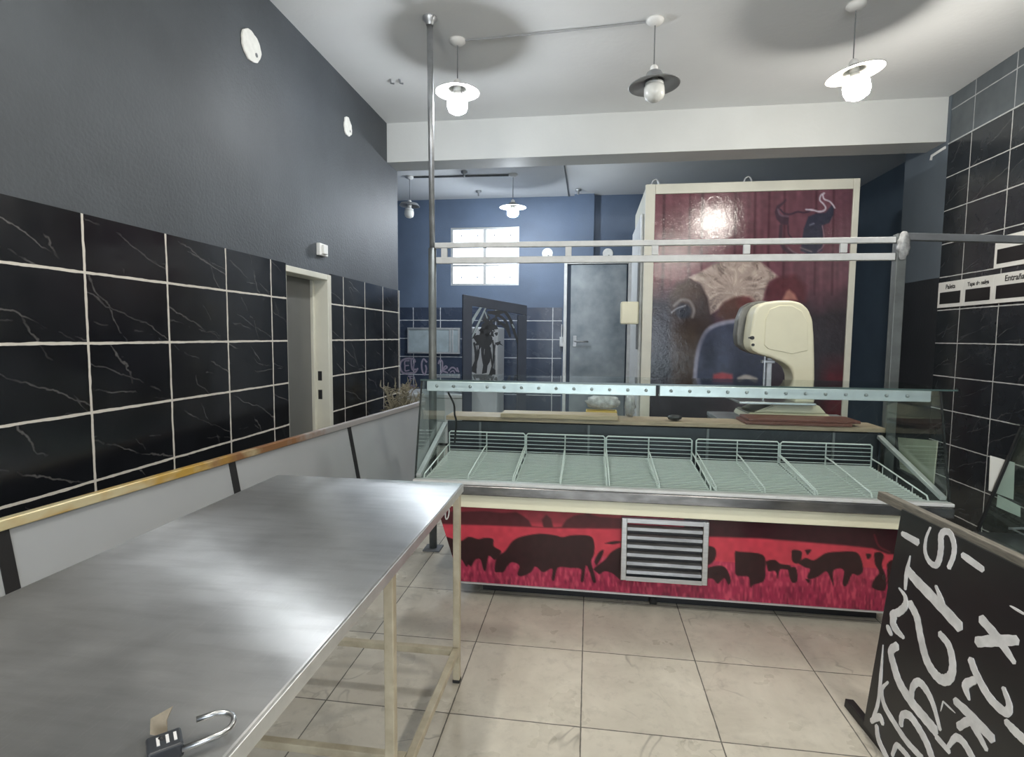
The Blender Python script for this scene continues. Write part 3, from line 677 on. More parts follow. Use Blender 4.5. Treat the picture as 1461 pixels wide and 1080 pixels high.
# wire baskets
def basket_parts(root, x0, x1):
    yf, yb, zf, zb, zt = 2.955, 3.535, .690, .735, .868
    zz = lambda y: zf+(zb-zf)*(y-yf)/(yb-yf)
    b = MB()
    for y in np.linspace(yf+.006, yb, 22): b.tube([(x0, y, zz(y)), (x1, y, zz(y))], .0040, 4)
    for x in (x0+.004, (x0+x1)/2, x1-.004): b.tube([(x, yf, zz(yf)-.005), (x, yb, zz(yb)-.005)], .0042, 5)
    b.tube([(x0, yf, zf+.004), (x1, yf, zf+.004)], .006, 6)
    b.build('wire_floor', M['wire'], root)
    b = MB()
    b.tube([(x0, yb, zb), (x0, yb, zt-.01), (x0+.01, yb, zt), (x1-.01, yb, zt), (x1, yb, zt-.01), (x1, yb, zb)], .0045, 6)
    for z in np.linspace(zb+.012, zt-.022, 5): b.tube([(x0, yb, z), (x1, yb, z)], .0028, 4)
    b.tube([((x0+x1)/2, yb-.004, zb), ((x0+x1)/2, yb-.004, zt)], .004, 5)
    b.build('back_grid', M['wire'], root)
    for x in (x0+.001, x1-.001):
        b = MB(); b.tube([(x, yf, zf), (x, yf+.02, zf+.03), (x, yb-.1, zb+.042), (x, yb, zb+.05)], .0042, 5)
        for y in (3.10, 3.25, 3.40): b.tube([(x, y, zz(y)), (x, y, zz(y)+.04)], .0028, 4)
        b.build('side_rail', M['wire'], root)
    b = MB(); x = (x0+x1)/2
    b.tube([(x, yf, zf), (x, yf+.02, zf+.032), (x, yb-.1, zb+.044), (x, yb, zb+.05)], .0045, 5); b.tube([(x, 3.25, zz(3.25)), (x, 3.25, zz(3.25)+.04)], .0028, 4)
    b.build('divider', M['wire'], root)
edges = [-.918, -.40, .115, .655, 1.17, 1.70]
lab = ['white wire basket in the display case, leftmost, beside the left side glass', 'second white wire basket from the left side glass of the display case', 'middle white wire basket of five in the display case', 'fourth white wire basket in the display case, just right of the wide gap', 'white wire basket in the display case, rightmost, beside the right side glass']
b0 = thing('wire_basket', ((edges[0]+edges[1])/2, 3.25, .655), lab[0], 'basket', 'wire baskets in the display case')
basket_parts(b0, edges[0]+.004, edges[1]-.006)
for i in range(1, 5):
    c = copy_tree(b0); c['label'] = lab[i]
    x0, x1 = edges[i]+(.004 if i != 3 else .02), edges[i+1]-.006
    c.location = ((x0+x1)/2, 3.25, .655); c.scale = ((x1-x0)/(edges[1]-edges[0]-.01), 1, 1)

# things on the rear worktop
WT = .967
a, bq = atY(716, 600, 3.6), atY(881, 600, 3.6)
mb = MB(); mb.box(a[0], bq[0], 3.545, 3.70, WT, WT+.03, .005)
for v_ in mb.bm.verts: v_.co.z += .004*math.sin((v_.co.x-a[0])*9) if v_.co.z > WT+.01 else 0
solo(mb, 'cutting_board', M['wood2'], ((a[0]+bq[0])/2, 3.62, WT), 'pale wooden cutting board lying on the left half of the case worktop', 'cutting board', 'cutting boards on the worktop')
a, bq = atY(1068, 602, 3.6), atY(1205, 602, 3.6)
mb = MB(); mb.box(a[0]-.03, bq[0]+.03, 3.56, 3.785, WT, WT+.018, .004); solo(mb, 'cutting_board', M['redboard'], (1.25, 3.68, WT), 'red-brown cutting board below, under a second one in front of the saw', 'cutting board', 'cutting boards on the worktop')
a, bq = atY(1066, 598, 3.6), atY(1226, 598, 3.6)
mb = MB(); mb.box(a[0], bq[0], 3.575, 3.78, WT+.0185, WT+.036, .004); solo(mb, 'cutting_board', M['redboard'], (1.28, 3.68, WT+.0185), 'upper red-brown cutting board, stacked on another in front of the saw', 'cutting board', 'cutting boards on the worktop')
a, bq = atY(836, 585, 3.75), atY(880, 585, 3.75)
mb = MB(); x0, x1 = a[0], bq[0]; ya, yb2 = 3.705, 3.795
mb.box(x0, x1, ya, yb2, WT, WT+.008, .003); mb.box(x0, x1, ya, ya+.008, WT, WT+.04, .003); mb.box(x0, x1, yb2-.008, yb2, WT, WT+.04, .003); mb.box(x0, x0+.008, ya+.008, yb2-.008, WT, WT+.04, .003); mb.box(x1-.008, x1, ya+.008, yb2-.008, WT, WT+.04, .003)
solo(mb, 'tray', M['yellow'], ((x0+x1)/2, 3.75, WT), 'small yellow tray on the worktop under a wrapped bundle', 'tray')
def lump(c, r, seed, amp=.25, n=(20, 14), pw=1.0):
    P = np.zeros((n[1], n[0]+1, 3))
    for i in range(n[1]):
        for j in range(n[0]+1):
            th, ph = PI*i/(n[1]-1), 2*PI*(j % n[0])/n[0]
            q = np.array([math.sin(th)*math.cos(ph), math.sin(th)*math.sin(ph), math.cos(th)])
            k_ = 1+amp*(math.sin(5*q[0]+seed)*math.cos(6*q[1]+2*seed)+.6*math.sin(11*q[2]+7*q[0]+seed))*math.sin(th)
            P[i, j] = np.array(c)+np.array(r)*np.sign(q)*np.abs(q)**pw*k_
    mb = MB(); mb.quadgrid(P); bmesh.ops.remove_doubles(mb.bm, verts=mb.bm.verts[:], dist=1e-5); return mb
e = atY(860, 575, 3.75)
solo(lump((e[0], 3.75, WT+.094), (.112, .036, .044), 1.0, .14, pw=.8), 'wrapped_bundle', M['bag'], (e[0], 3.75, WT+.04), 'clear plastic wrapped bundle lying on the yellow tray', 'bundle')
e = atY(899, 580, 3.74)
solo(lump((e[0], 3.745, WT+.075), (.035, .05, .073), 2.3, .22), 'plastic_bag', M['bag'], (e[0], 3.98, WT), 'crumpled upright plastic bag on the worktop before the cold room corner', 'bag')
e = atY(963, 598, 3.62)
solo(lump((e[0], 3.63, WT+.02), (.045, .035, .019), .7, .12), 'rubber_block', M['black'], (e[0], 3.63, WT), 'small black rubber lump on the worktop edge left of the saw', 'block')

# ------------------------------------------------------------------ band saw
SY = 3.86
sw = thing('band_saw', (1.38, SY+.08, WT), 'cream enamel butcher band saw standing on the worktop', 'band saw')
pxY = lambda q, y: [tuple(atY(u, v, y)) for u, v in q]
def prismY(mb, q, y0, y1, ref, bev=.0, seg=3):
    pts = [(a[0], y0, a[2]) for a in pxY(q, ref)]; mb.prism(pts, (0, y1-y0, 0), bev, seg)
mb = MB(); prismY(mb, [(1076, 446), (1082, 436), (1092, 431), (1110, 428.5), (1130, 428.5), (1144, 432), (1154, 441), (1160, 456), (1162, 480), (1163, 520), (1163, 576), (1133, 576), (1132, 536), (1128, 525), (1118, 517), (1098, 509), (1080, 504), (1072, 498), (1070, 489), (1072, 470)], SY-.08, SY+.10, SY-.08, .018, 4); mb.build('head_and_column', M['cream'], sw)
mb = MB(); prismY(mb, [(1098, 441), (1112, 436), (1130, 436), (1144, 444), (1152, 460), (1152, 500), (1130, 505), (1096, 498), (1090, 492), (1092, 455)], SY-.088, SY-.079, SY-.08, .004, 2); mb.build('cover_panel', M['cream'], sw)
mb = MB(); prismY(mb, [(1060, 438), (1072, 431), (1090, 429), (1105, 431), (1105, 506), (1078, 506), (1062, 500), (1052, 492), (1050, 478), (1053, 455)], SY+.101, SY+.20, SY+.10, .014, 3); mb.build('rear_wheel_housing', M['sawgrey'], sw)
mb = MB(); q = atY(1073.5, 482, SY-.085); mb.tube([(q[0], SY-.09, q[2]), (q[0]+.0, SY-.03, q[2])], .012, 10); q = atY(1074.5, 492, SY-.085); mb.tube([(q[0], SY-.09, q[2]), (q[0], SY-.03, q[2])], .009, 10); mb.build('latch_knob', M['black'], sw)
tz = atY(1110, 566, SY)[2]
q0, q1 = atY(1091, 505, SY), atY(1091, 560, SY)
mb = MB(); mb.box(q0[0]-.004, q0[0]+.004, SY-.01, SY+.006, WT+.12, q0[2]+.02); mb.build('blade', M['steel'], sw)
q0 = atY(1099, 515, SY); mb = MB(); mb.box(q0[0]-.016, q0[0]+.016, SY+.01, SY+.04, WT+.19, q0[2]+.02, .003); mb.box(q0[0]-.05, q0[0]+.03, SY-.0, SY+.04, q0[2]-.015, q0[2]+.005, .003); mb.build('blade_guide', M['steel_dull'], sw)
xa, xb = atY(1048, 572, SY)[0], atY(1166, 572, SY)[0]
mb = MB(); mb.box(xa, xb-.05, SY-.12, SY+.26, WT+.105, WT+.122, .004); mb.build('saw_table', M['steel'], sw)
mb = MB()
e0, e1, e2, e3 = atY(1102, 576, SY)[0], atY(1163, 576, SY)[0], atY(1060, 597, SY)[0], atY(1181, 597, SY)[0]
def frustum(mb, x0, x1, x2, x3, ya, yb, yc, yd, z0, z1):
    t = bmesh.new()
    A = [t.verts.new(c) for c in ((x2, yc, z0), (x3, yc, z0), (x3, yd, z0), (x2, yd, z0))]; B = [t.verts.new(c) for c in ((x0, ya, z1), (x1, ya, z1), (x1, yb, z1), (x0, yb, z1))]
    t.faces.new(A[::-1]); t.faces.new(B)
    for i in range(4): t.faces.new((A[i], A[(i+1) % 4], B[(i+1) % 4], B[i]))
    bmesh.ops.bevel(t, geom=t.edges[:], offset=.008, segments=2, affect='EDGES'); mb.add(t)
frustum(mb, e0-.0, e1-.0, e2+.05, e3-.03, SY-.06, SY+.2, SY-.06, SY+.26, WT+.045, WT+.104)
frustum(mb, e2+.02, e3-.01, e2, e3, SY-.06, SY+.26, SY-.06, SY+.27, WT+.0, WT+.042)
mb.build('base', M['cream'], sw)

# ------------------------------------------------------------------ hanging rail rack
RY = 3.667
rk = thing('meat_hanging_rack', (.4, RY, 0), 'metal meat hanging rack, a double rail on two posts above the display case', 'rack')
PXL, PXR = -1.066, 1.845
mb = MB(); mb.tube([(PXL, RY, 2.09), (-1.03, 3.50, ZC-.01)], .019, 14); mb.lathe([(.045, ZC), (.045, ZC-.012), (.028, ZC-.03), (.022, ZC-.05)], (-1.03, 3.50, 0), 18); mb.build('ceiling_post', M['steel_dull'], rk)
mb = MB(); mb.tube([(PXL, RY, .012), (PXL, RY, 2.09)], .027, 14); mb.build('pipe_post', M['post_grey'], rk)
mb = MB(); mb.box(PXL-.06, PXL+.06, RY-.06, RY+.06, 0, .012, .003); mb.build('base_plate', M['grey_tube'], rk)
mb = MB(); mb.box(PXR-.028, PXR+.028, RY-.028, RY+.028, 0, 2.135, .004); mb.build('square_post', M['post_grey'], rk)
mb = MB(); mb.bar((PXL+.02, RY, 2.108), (PXR-.029, RY, 2.100), .035, .034, (0, 0, 1), .003); mb.build('upper_rail', M['white_metal'], rk)
mb = MB(); mb.bar((PXL+.03, RY, 2.008), (PXR-.029, RY, 2.000), .035, .042, (0, 0, 1), .003); mb.build('lower_rail', M['white_metal'], rk)
for u in (634, 811, 934.5, 1065, 1203):
    x = atY(u, 360, RY)[0]; mb = MB(); mb.box(x-.02, x+.02, RY-.01, RY+.01, 2.028, 2.09, .002); mb.build('spacer', M['white_metal'], rk)
mb = MB(); mb.bar((PXR+.029, RY, 2.118), (XR-.001, RY, 2.075), .04, .042, (0, 0, 1), .003); mb.build('wall_bar', M['grey_tube'], rk)
mb = lump((PXR+.002, RY-.035, 2.06), (.034, .02, .085), 3, .15); mb.build('taped_joint', M['bag'], rk)

# ------------------------------------------------------------------ stainless work table
TX0, TX1, TYF, TYN, TZ = -1.378, -.525, 2.26, .30, .873
tb = thing('work_table', ((TX0+TX1)/2, 1.28, 0), 'long stainless steel topped work table with cream tube legs, in the left foreground', 'table')
mb = MB(); mb.box(TX0, TX1, TYN, TYF, TZ-.034, TZ, .005, 2); top = mb.build('tabletop', M['tabletop'], tb)
mb = MB(); mb.box(TX1+.0002, TX1+.003, TYN, TYF, TZ-.036, TZ-.004, .001, 1); mb.build('side_lightening_strip', M['alu'], tb)  # added strip that lightens the table side, which mirrors a dark area
uv = top.data.uv_layers.new(name='brush')
for lp in top.data.loops:
    c = top.data.vertices[lp.vertex_index].co; uv.data[lp.index].uv = (c.x, c.y)
def leg(x, y):
    b = MB(); b.box(x-.0145, x+.0145, y-.0145, y+.0145, .012, TZ-.0345, .003); o = b.build('leg', M['creamleg'], tb)
    b = MB(); b.box(x-.016, x+.016, y-.016, y+.016, 0, .014, .002); b.build('foot_cap', M['rubber'], o)
for y in (2.235, 1.44, .36):
    for x in (-.545, -1.357): leg(x, y)
for x in (-.545, -1.357):
    mb = MB(); mb.bar((x, .376, .147), (x, 2.2195, .147), .028, .028, (0, 0, 1), .003); mb.build('long_rail', M['creamleg'], tb)
for y in (2.215, 1.605):
    mb = MB(); mb.bar((-1.342, y, .146), (-.5605, y, .146), .028, .028, (0, 0, 1), .003); mb.build('cross_rail', M['creamleg'], tb)
for y in (2.235, .36):
    mb = MB(); mb.bar((-1.342, y, TZ-.05), (-.5605, y, TZ-.05), .028, .028, (0, 0, 1), .003); mb.build('top_rail', M['creamleg'], tb)
q = atX(632, 730, -.55)
mb = MB(); mb.tube([(-.533, q[1]+.028*math.cos(a), TZ-.057+.022*math.sin(a)) for a in np.linspace(-PI/2, 1.5*PI, 21)], .0025, 6, False)
solo(mb, 'wire_ring', M['wire'], (-.533, q[1], TZ-.06), 'thin white wire ring hanging under the far right table corner', 'ring')
# padlock and key with tag
c0 = atZ(262, 1067, TZ); c1 = atZ(318, 1046, TZ); ax = (c1-c0); ln = np.linalg.norm(ax); ax /= ln; sd = np.array([-ax[1], ax[0], 0])
pk = thing('padlock', tuple(c0-ax*.03)[:2]+(TZ,), 'open steel padlock lying on the near edge of the work table', 'padlock')
mb = MB(); cc = c0-ax*.024
mb.prism([tuple(cc+ax*a_*.023+sd*b_*.022+np.array([0, 0, .001])) for a_, b_ in ((-1, -1), (1, -1), (1, 1), (-1, 1))], (0, 0, .022), .004, 3); bd = mb.build('lock_body', M['charcoal'], pk)
mb = MB()
for o_ in (-.008, .004, .014): mb.bar(tuple(cc+ax*o_-sd*.009+np.array([0, 0, .0235])), tuple(cc+ax*o_+sd*.011+np.array([0, 0, .0235])), .004, .001)
mb.build('printed_lettering', M['paint_white'], bd)
mb = MB(); R_ = .021; pts = []
for a_ in np.linspace(-PI/2, PI/2, 11): pts.append(c0+ax*(.048+R_*math.cos(a_))+sd*R_*math.sin(a_))
pts = [c0-ax*.004-sd*R_]+pts+[c0+ax*.020+sd*R_]
mb.tube([tuple(p_+np.array([0, 0, .013+.012*(i/len(pts))])) for i, p_ in enumerate(pts)], .0045, 10); mb.build('shackle', M['steel'], pk)
k0 = atZ(228, 1062, TZ)
ky = thing('tagged_key', (k0[0], k0[1], TZ), 'key with a pointed cream card tag beside the padlock on the table', 'key')
mb = MB(); t0, t1 = atZ(214, 1050, TZ), atZ(238, 1053, TZ); dv = (t1-t0)
yk = t0[1]
tipz = atY(246, 1008, yk-.004)
P = [tuple(t0+np.array([0, 0, .002])), tuple(t1+np.array([0, 0, .002])), (t1[0]+.002, yk-.002, TZ+.03), tuple(tipz), (t0[0]+.004, yk-.002, TZ+.03)]
mb.prism(P, (0, .0018, 0)); mb.build('card_tag', M['tagwood'], ky)
mb = MB(); s0, s1 = atZ(228, 1066, TZ+.012), atZ(232, 1100, TZ+.006)
mb.tube([tuple(s0), tuple(s1)], .0028, 8); mb.build('key_shank', M['steel'], ky)
mb = lump(tuple(s0+np.array([0, .003, .004])), (.007, .005, .011), .4, .05, (12, 8)); mb.build('key_head', M['black'], ky)

# ------------------------------------------------------------------ long grey partition on the left
A0 = np.array([-1.795, .33]); A1 = np.array([-1.372, 4.46]); e = A1-A0; L = np.linalg.norm(e); e /= L; nn = np.array([e[1], -e[0]])
def pp(s_, z, o=0.0):
    """point along the partition; sloping front, higher is further back"""
    q = A0+e*s_+nn*((.93-z)*.19+o); return (q[0], q[1], z)
pt = thing('grey_partition', (-1.6, 2.4, 0), 'long low partition of sloping grey panels with brass-to-steel toned top rail, along the left wall', 'partition')
cuts = []
for u, v in ((9, 762), (365, 664), (520, 612)):
    q = atZ(u, v, .915); cuts.append(float((q[:2]-A0)@e))
bounds = [0]+cuts+[L]
for i in range(4):
    s0, s1 = bounds[i]+(.02 if i else 0), bounds[i+1]-(.02 if i < 3 else 0)
    mb = MB(); a_, b_ = .06, .925
    mb.prism([pp(s0, a_), pp(s1, a_), pp(s1, b_), pp(s0, b_)], (-.016*nn[0], -.016*nn[1], 0)); mb.build('panel', M['greypanel'], pt)
for s_ in cuts:
    mb = MB(); mb.prism([pp(s_-.0195, .06, .003), pp(s_+.0195, .06, .003), pp(s_+.0195, .925, .003), pp(s_-.0195, .925, .003)], (-.02*nn[0], -.02*nn[1], 0)); mb.build('joint_strip', M['black'], pt)
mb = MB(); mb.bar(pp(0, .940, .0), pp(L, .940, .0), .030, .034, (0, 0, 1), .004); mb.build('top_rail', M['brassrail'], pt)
mb = MB(); mb.bar(pp(0, .938, -.022), pp(L, .938, -.022), .016, .026, (0, 0, 1), .002); mb.build('rear_edge', M['woodgrey'], pt)
mb = MB(); mb.prism([pp(0, 0, -.03), pp(L, 0, -.03), pp(L, .06, -.03), pp(0, .06, -.03)], (.05*-nn[0], .05*-nn[1], 0)); mb.build('plinth', M['black'], pt)
for s_ in [.02]+cuts+[L-.02]:
    mb = MB(); mb.prism([pp(s_-.018, .06, -.021), pp(s_-.018, .925, -.021), tuple(np.array(pp(s_-.018, .925, -.021))-np.array([*(nn*.02), 0])), tuple(np.array(pp(s_-.018, .06, -.021))-np.array([*(nn*.17), 0]))], (e[0]*.036, e[1]*.036, 0)); mb.build('rear_bracket', M['grey_tube'], pt)

# dried plant in a pot behind the partition
plx, ply = -1.68, 4.75
dp = thing('potted_dry_plant', (plx, ply, 0), 'dried feathery plant poking up behind the far end of the grey partition', 'plant')
mb = MB(); mb.lathe([(0, 0), (.10, 0), (.145, .32), (.155, .32), (.155, .36), (.135, .36), (.13, .30), (0, .30)], (plx, ply, 0), 24); mb.build('pot', M['clay'], dp)
mb = MB()
for i in range(64):
    a_ = rng.uniform(0, 2*PI); h = rng.uniform(.72, 1.06); r_ = rng.uniform(.05, .20)
    P = spline([(plx+.05*math.cos(a_), ply+.05*math.sin(a_), .3), (plx+.07*math.cos(a_), ply+.07*math.sin(a_), .6), (plx+r_*.6*math.cos(a_), ply+r_*.6*math.sin(a_), h-.1), (plx+r_*math.cos(a_), ply+r_*math.sin(a_), h)], 4)
    mb.tube([tuple(q) for q in P], [.004]*(len(P)-1)+[.001], 4)
    for j in range(5, len(P)):
        q = P[j]
        for _ in range(2):
            dd = rng.normal(0, .034, 3); dd[2] = abs(dd[2]); mb.tube([tuple(q), tuple(q+dd)], [.006, .002], 4)
mb.build('dry_stems', M['twig'], dp)

# ------------------------------------------------------------------ pendant lamps
def lamp(name, x, y, zrose, zsock, zrim, R, bulb_m, shade_m, label, group, bulb_r=.062, bulb_h=.15, tilt=(0, 0), deep=False):
    t = thing(name, (x, y, zrose), label, 'pendant lamp', group)
    b = MB(); b.lathe([(0, zrose), (.055, zrose), (.055, zrose-.012), (.035, zrose-.03), (.012, zrose-.036), (0, zrose-.036)], (x, y, 0), 24); b.build('ceiling_rose', M['white'], t)
    b = MB(); b.tube([(x, y, zrose-.036), (x, y, zsock)], .0035, 6); b.build('cord', M['grey_tube'], t)
    T = (Matrix.Rotation(tilt[0], 3, 'X') @ Matrix.Rotation(tilt[1], 3, 'Y'))
    c = (x, y, zsock)
    b = MB(); b.lathe([(0, .0), (.012, 0), (.024, -.012), (.026, -.05), (.026, -.075), (0, -.075)], c, 20, T); b.build('socket', M['white'], t)
    dz = zrim-zsock
    b = MB()
    if deep: prof = [(.03, -.03), (.07, -.04), (.105, dz*.55), (R, dz), (R+.003, dz-.002), (R-.006, dz-.001), (.10, dz*.55-.004), (.066, -.047), (.03, -.037)]
    else: prof = [(.03, -.035), (.045, -.045), (.07, dz*.78), (R*.8, dz*.93), (R, dz), (R+.003, dz-.004), (R-.003, dz-.005), (R*.8, dz*.93-.005), (.068, dz*.78-.005), (.042, -.052), (.03, -.042)]
    b.lathe(prof, c, 40, T); b.build('lamp_shade', shade_m, t)
    r_ = bulb_r; z0 = -.0755
    b = MB(); b.lathe([(0, z0-.0005), (.022, z0-.001), (.03, z0-.03), (r_*.9, z0-.035), (r_*.9, z0-.05), (0, z0-.05)], c, 20, T); b.build('bulb_collar', M['white'], t)
    z0 -= .0505
    b = MB(); b.lathe([(0, z0), (r_*.93, z0), (r_, z0-.02), (r_, z0-bulb_h*.55), (r_*.85, z0-bulb_h*.8), (r_*.45, z0-bulb_h*.95), (0, z0-bulb_h)], c, 16, T, True); b.build('bulb', bulb_m, t)
    return t
G1 = 'pendant lamps in the front room'; G2 = 'pendant lamps in the back room'
lamp('pendant_lamp', -.920, 3.78, ZC, 3.235, 3.152, .150, M['bulb_cool'], M['shade'], 'lit white pendant lamp beside the tall pipe post', G1, .068, .105)
lamp('pendant_lamp', .370, 3.70, ZC, 3.215, 3.092, .158, M['bulb_off'], M['shade_unlit'], 'unlit pendant lamp, white shade greyed as unlit, in the middle of the front room', G1, .064, .10, (0, -.04))
lamp('pendant_lamp', 1.535, 3.686, ZC, 3.175, 3.092, .158, M['bulb_on'], M['shade'], 'lit white pendant lamp hanging tilted near the right wall', G1, .072, .115, (0, -.16))
lamp('pendant_lamp', -2.275, 6.82, ZC, 3.20, 3.128, .128, M['bulb_off'], M['shade_unlit'], 'small dark pendant lamp with unlit white bulb at back left', G2, .06, .10, (0, .05), True)
lamp('pendant_lamp', -.970, 6.87, ZC, 3.185, 3.092, .165, M['bulb_back'], M['shade'], 'lit pendant lamp in front of the bright back window', G2, .07, .09)
lamp('pendant_lamp', 1.46, 1.1, ZC, 3.175, 3.092, .158, M['bulb_on'], M['shade'], 'lit white pendant lamp near the entrance, above the black painted board', G1, .07, .11)
lamp('pendant_lamp', -.95, 1.1, ZC, 3.175, 3.092, .158, M['bulb_on'], M['shade'], 'added unseen fill lamp above the near end of the work table', G1, .07, .11)  # added out of view as ambient fill
lamp('pendant_lamp', -.95, -.75, ZC, 3.175, 3.092, .158, M['bulb_on'], M['shade'], 'added unseen fill lamp near the street front, left side', G1, .07, .11)  # fill light added behind the camera, left of the pair
lamp('pendant_lamp', 1.46, -.75, ZC, 3.175, 3.092, .158, M['bulb_on'], M['shade'], 'added unseen fill lamp near the street front, right side', G1, .07, .11)  # right-hand fill light, also added behind the camera
mb = MB(); mb.tube([tuple(q) for q in spline([(-.865, 3.775, ZC-.009), (-.4, 3.75, ZC-.012), (.0, 3.73, ZC-.009), (.313, 3.705, ZC-.010)], 6)], .006, 6)
solo(mb, 'ceiling_cable', M['cable_grey'], (-.3, 3.74, ZC), 'thin cable along the ceiling joining the two front left pendant lamps', 'cable')
mb = MB(); mb.tube([(-2.22, 6.82, ZC-.012), (-1.027, 6.87, ZC-.012)], .011, 8)
solo(mb, 'ceiling_conduit', M['grey_tube'], (-1.6, 6.85, ZC), 'dark conduit on the back ceiling joining the two back pendant lamps', 'conduit')
mb = MB(); mb.tube([(-.33, 5.46, ZC-.008), (-.33, 7.99, ZC-.008)], .008, 6)
solo(mb, 'ceiling_conduit', M['grey_tube'], (-.33, 6.7, ZC), 'thin conduit running back across the rear ceiling toward the steel door', 'conduit')
for (u, v, z, lb) in ((664, 247, ZC, 'small junction box on the dark back ceiling conduit'), (683, 272, ZC, 'tiny ceiling hook on the back ceiling behind the conduit'), (825, 270, ZC, 'small ceiling hook in front of the steel door')):
    q = atZ(u, v, z); mb = MB(); mb.lathe([(0, ZC+.004), (.04, ZC+.004), (.04, ZC-.02), (.015, ZC-.03), (.012, ZC-.07), (0, ZC-.075)], (q[0], q[1]-(.07 if 'junction' in lb else 0), 0), 14)
    solo(mb, 'junction_box' if 'junction' in lb else 'ceiling_hook', M['steel_dull'], (q[0], q[1], ZC), lb, 'junction box' if 'junction' in lb else 'hook')
for u, lb in ((557, 'left one of two tiny broken hooks on the ceiling left of the pipe post'), (570, 'right one of two tiny broken hooks on the ceiling left of the pipe post')):
    q = atZ(u, 113, ZC); mb = MB(); mb.tube([tuple(q), (q[0]+.004, q[1], ZC-.03), (q[0]+.03, q[1], ZC-.035)], .007, 6); solo(mb, 'ceiling_hook', M['grey_tube'], tuple(q), lb, 'hook', 'broken hooks on the ceiling')

# ------------------------------------------------------------------ white round caps and small box on walls
def cap(c, axis, r, seed, ragged, label, group, rz=1.0):
    t = bmesh.new(); n = 40; ring = []
    for j in range(n):
        a_ = 2*PI*j/n; rr = r*(1+ragged*(math.sin(3*a_+seed)+.7*math.sin(7*a_+2*seed)+.5*math.sin(13*a_+seed)))
        ring.append((rr*math.cos(a_), rr*rz*math.sin(a_)))
    mb = MB()
    if axis == 'x': mb.prism([(c[0], c[1]+a_, c[2]+b_) for a_, b_ in ring], (.012, 0, 0), .002, 1)
    else: mb.prism([(c[0]+a_, c[1], c[2]+b_) for a_, b_ in ring], (0, -.012, 0), .002, 1)
    o = solo(mb, 'round_wall_cap', M['plaster'], c, label, 'wall cap', group)
    mb = MB()
    if axis == 'x': mb.tube([(c[0]+.011, c[1]+r*.45, c[2]-r*.35), (c[0]+.0135, c[1]+r*.45, c[2]-r*.35)], r*.14, 8)
    else: mb.tube([(c[0]+r*.2, c[1]-.011, c[2]-r*.4), (c[0]+r*.2, c[1]-.0135, c[2]-r*.4)], r*.14, 8)
    mb.build('dark_hole', M['grey_tube'], o)
G = 'white round caps on the walls'
cap((XL, 3.0, 3.122), 'x', .088, 1.0, .03, 'larger ragged white round cap high on the left wall, near the ceiling edge', G, .95)
cap((XL, 4.256, 3.139), 'x', .066, 2.2, .06, 'small ragged white round cap high on the left wall, nearer the beam', G, 1.1)
cap((-.623, YB, 2.69), 'y', .078, 0, .008, 'white round cap on the blue back wall, nearer the window', G)
cap((.232, YB, 2.68), 'y', .072, .5, .008, 'white round cap on the blue back wall above the steel door', G)
mb = MB(); mb.box(XL, XL+.03, 3.72, 3.84, 2.065, 2.15, .004); mb.box(XL+.03, XL+.05, 3.74, 3.80, 2.075, 2.14, .004)
solo(mb, 'wall_sensor', M['white'], (XL, 3.78, 2.1), 'small white sensor box on the left wall above the doorway', 'sensor')
q = atX(1336, 205, XR-.01)
mb = MB(); mb.tube([(XR-.004, 5.12, 3.085), (XR-.004, 5.3, 3.075), (XR-.004, 5.31, 3.04)], .011, 8)
solo(mb, 'pipe_stub', M['white_metal'], (XR, 5.2, 3.07), 'short white pipe stub below the beam end on the right pilaster', 'pipe')

# ------------------------------------------------------------------ price signs on the right wall
def text_mesh(s, size, m, parent, origin, xdir, ydir):
    c = bpy.data.curves.new('t', 'FONT'); c.body = s; c.size = size; c.extrude = .0006; c.align_x = 'CENTER'; c.offset = .0012
    o = bpy.data.objects.new('t', c); COL.objects.link(o)
    dg = bpy.context.evaluated_depsgraph_get(); me = bpy.data.meshes.new_from_object(o.evaluated_get(dg)); me.name = 'sign_text'
    bpy.data.objects.remove(o); me.materials.clear(); me.materials.append(m)
    x, y = Vector(xdir), Vector(ydir); z = x.cross(y)
    R_ = Matrix((x, y, z)).transposed().to_4x4()
    me.transform(Matrix.Translation(Vector(origin)-parent.location) @ R_)
    r = bpy.data.objects.new('sign_text', me); COL.objects.link(r); r.parent = parent; return r
def sign(ya, yb, z0, z1, txt, label, fs=.05):
    """ya is the far end (left in the photo)"""
    t = thing('price_sign', (XR, (ya+yb)/2, z0), label, 'sign', 'price signs on the right wall')
    b = MB(); b.box(XR-.012, XR-.0005, yb, ya, z0, z1, .001, 1); b.build('sign_board', M['sign'], t)
    b = MB(); h = z1-z0; b.box(XR-.0135, XR-.0121, yb+.028, ya-.028, z0+h*.14, z0+h*.60); b.build('price_window', M['chalkboard'], t)
    if txt: text_mesh(txt, fs, M['ink'], t, (XR-.0125, (ya+yb)/2, z0+h*.72), (0, -1, 0), (0, 0, 1))
sign(5.075, 4.765, 1.765, 1.972, 'Paleta', 'white price sign reading Paleta, leftmost of the lower row on the right wall')
sign(4.762, 4.44, 1.765, 1.972, 'Tapa de nalga', 'white price sign reading Tapa de nalga, middle of the lower row', .042)
sign(4.437, 4.05, 1.765, 1.972, 'Entra\u00f1a', 'white price sign reading Entraña, right end of the lower row', .058)
sign(4.452, 4.05, 2.012, 2.235, '', 'white price sign of the upper row on the right wall, above Entraña', .05)

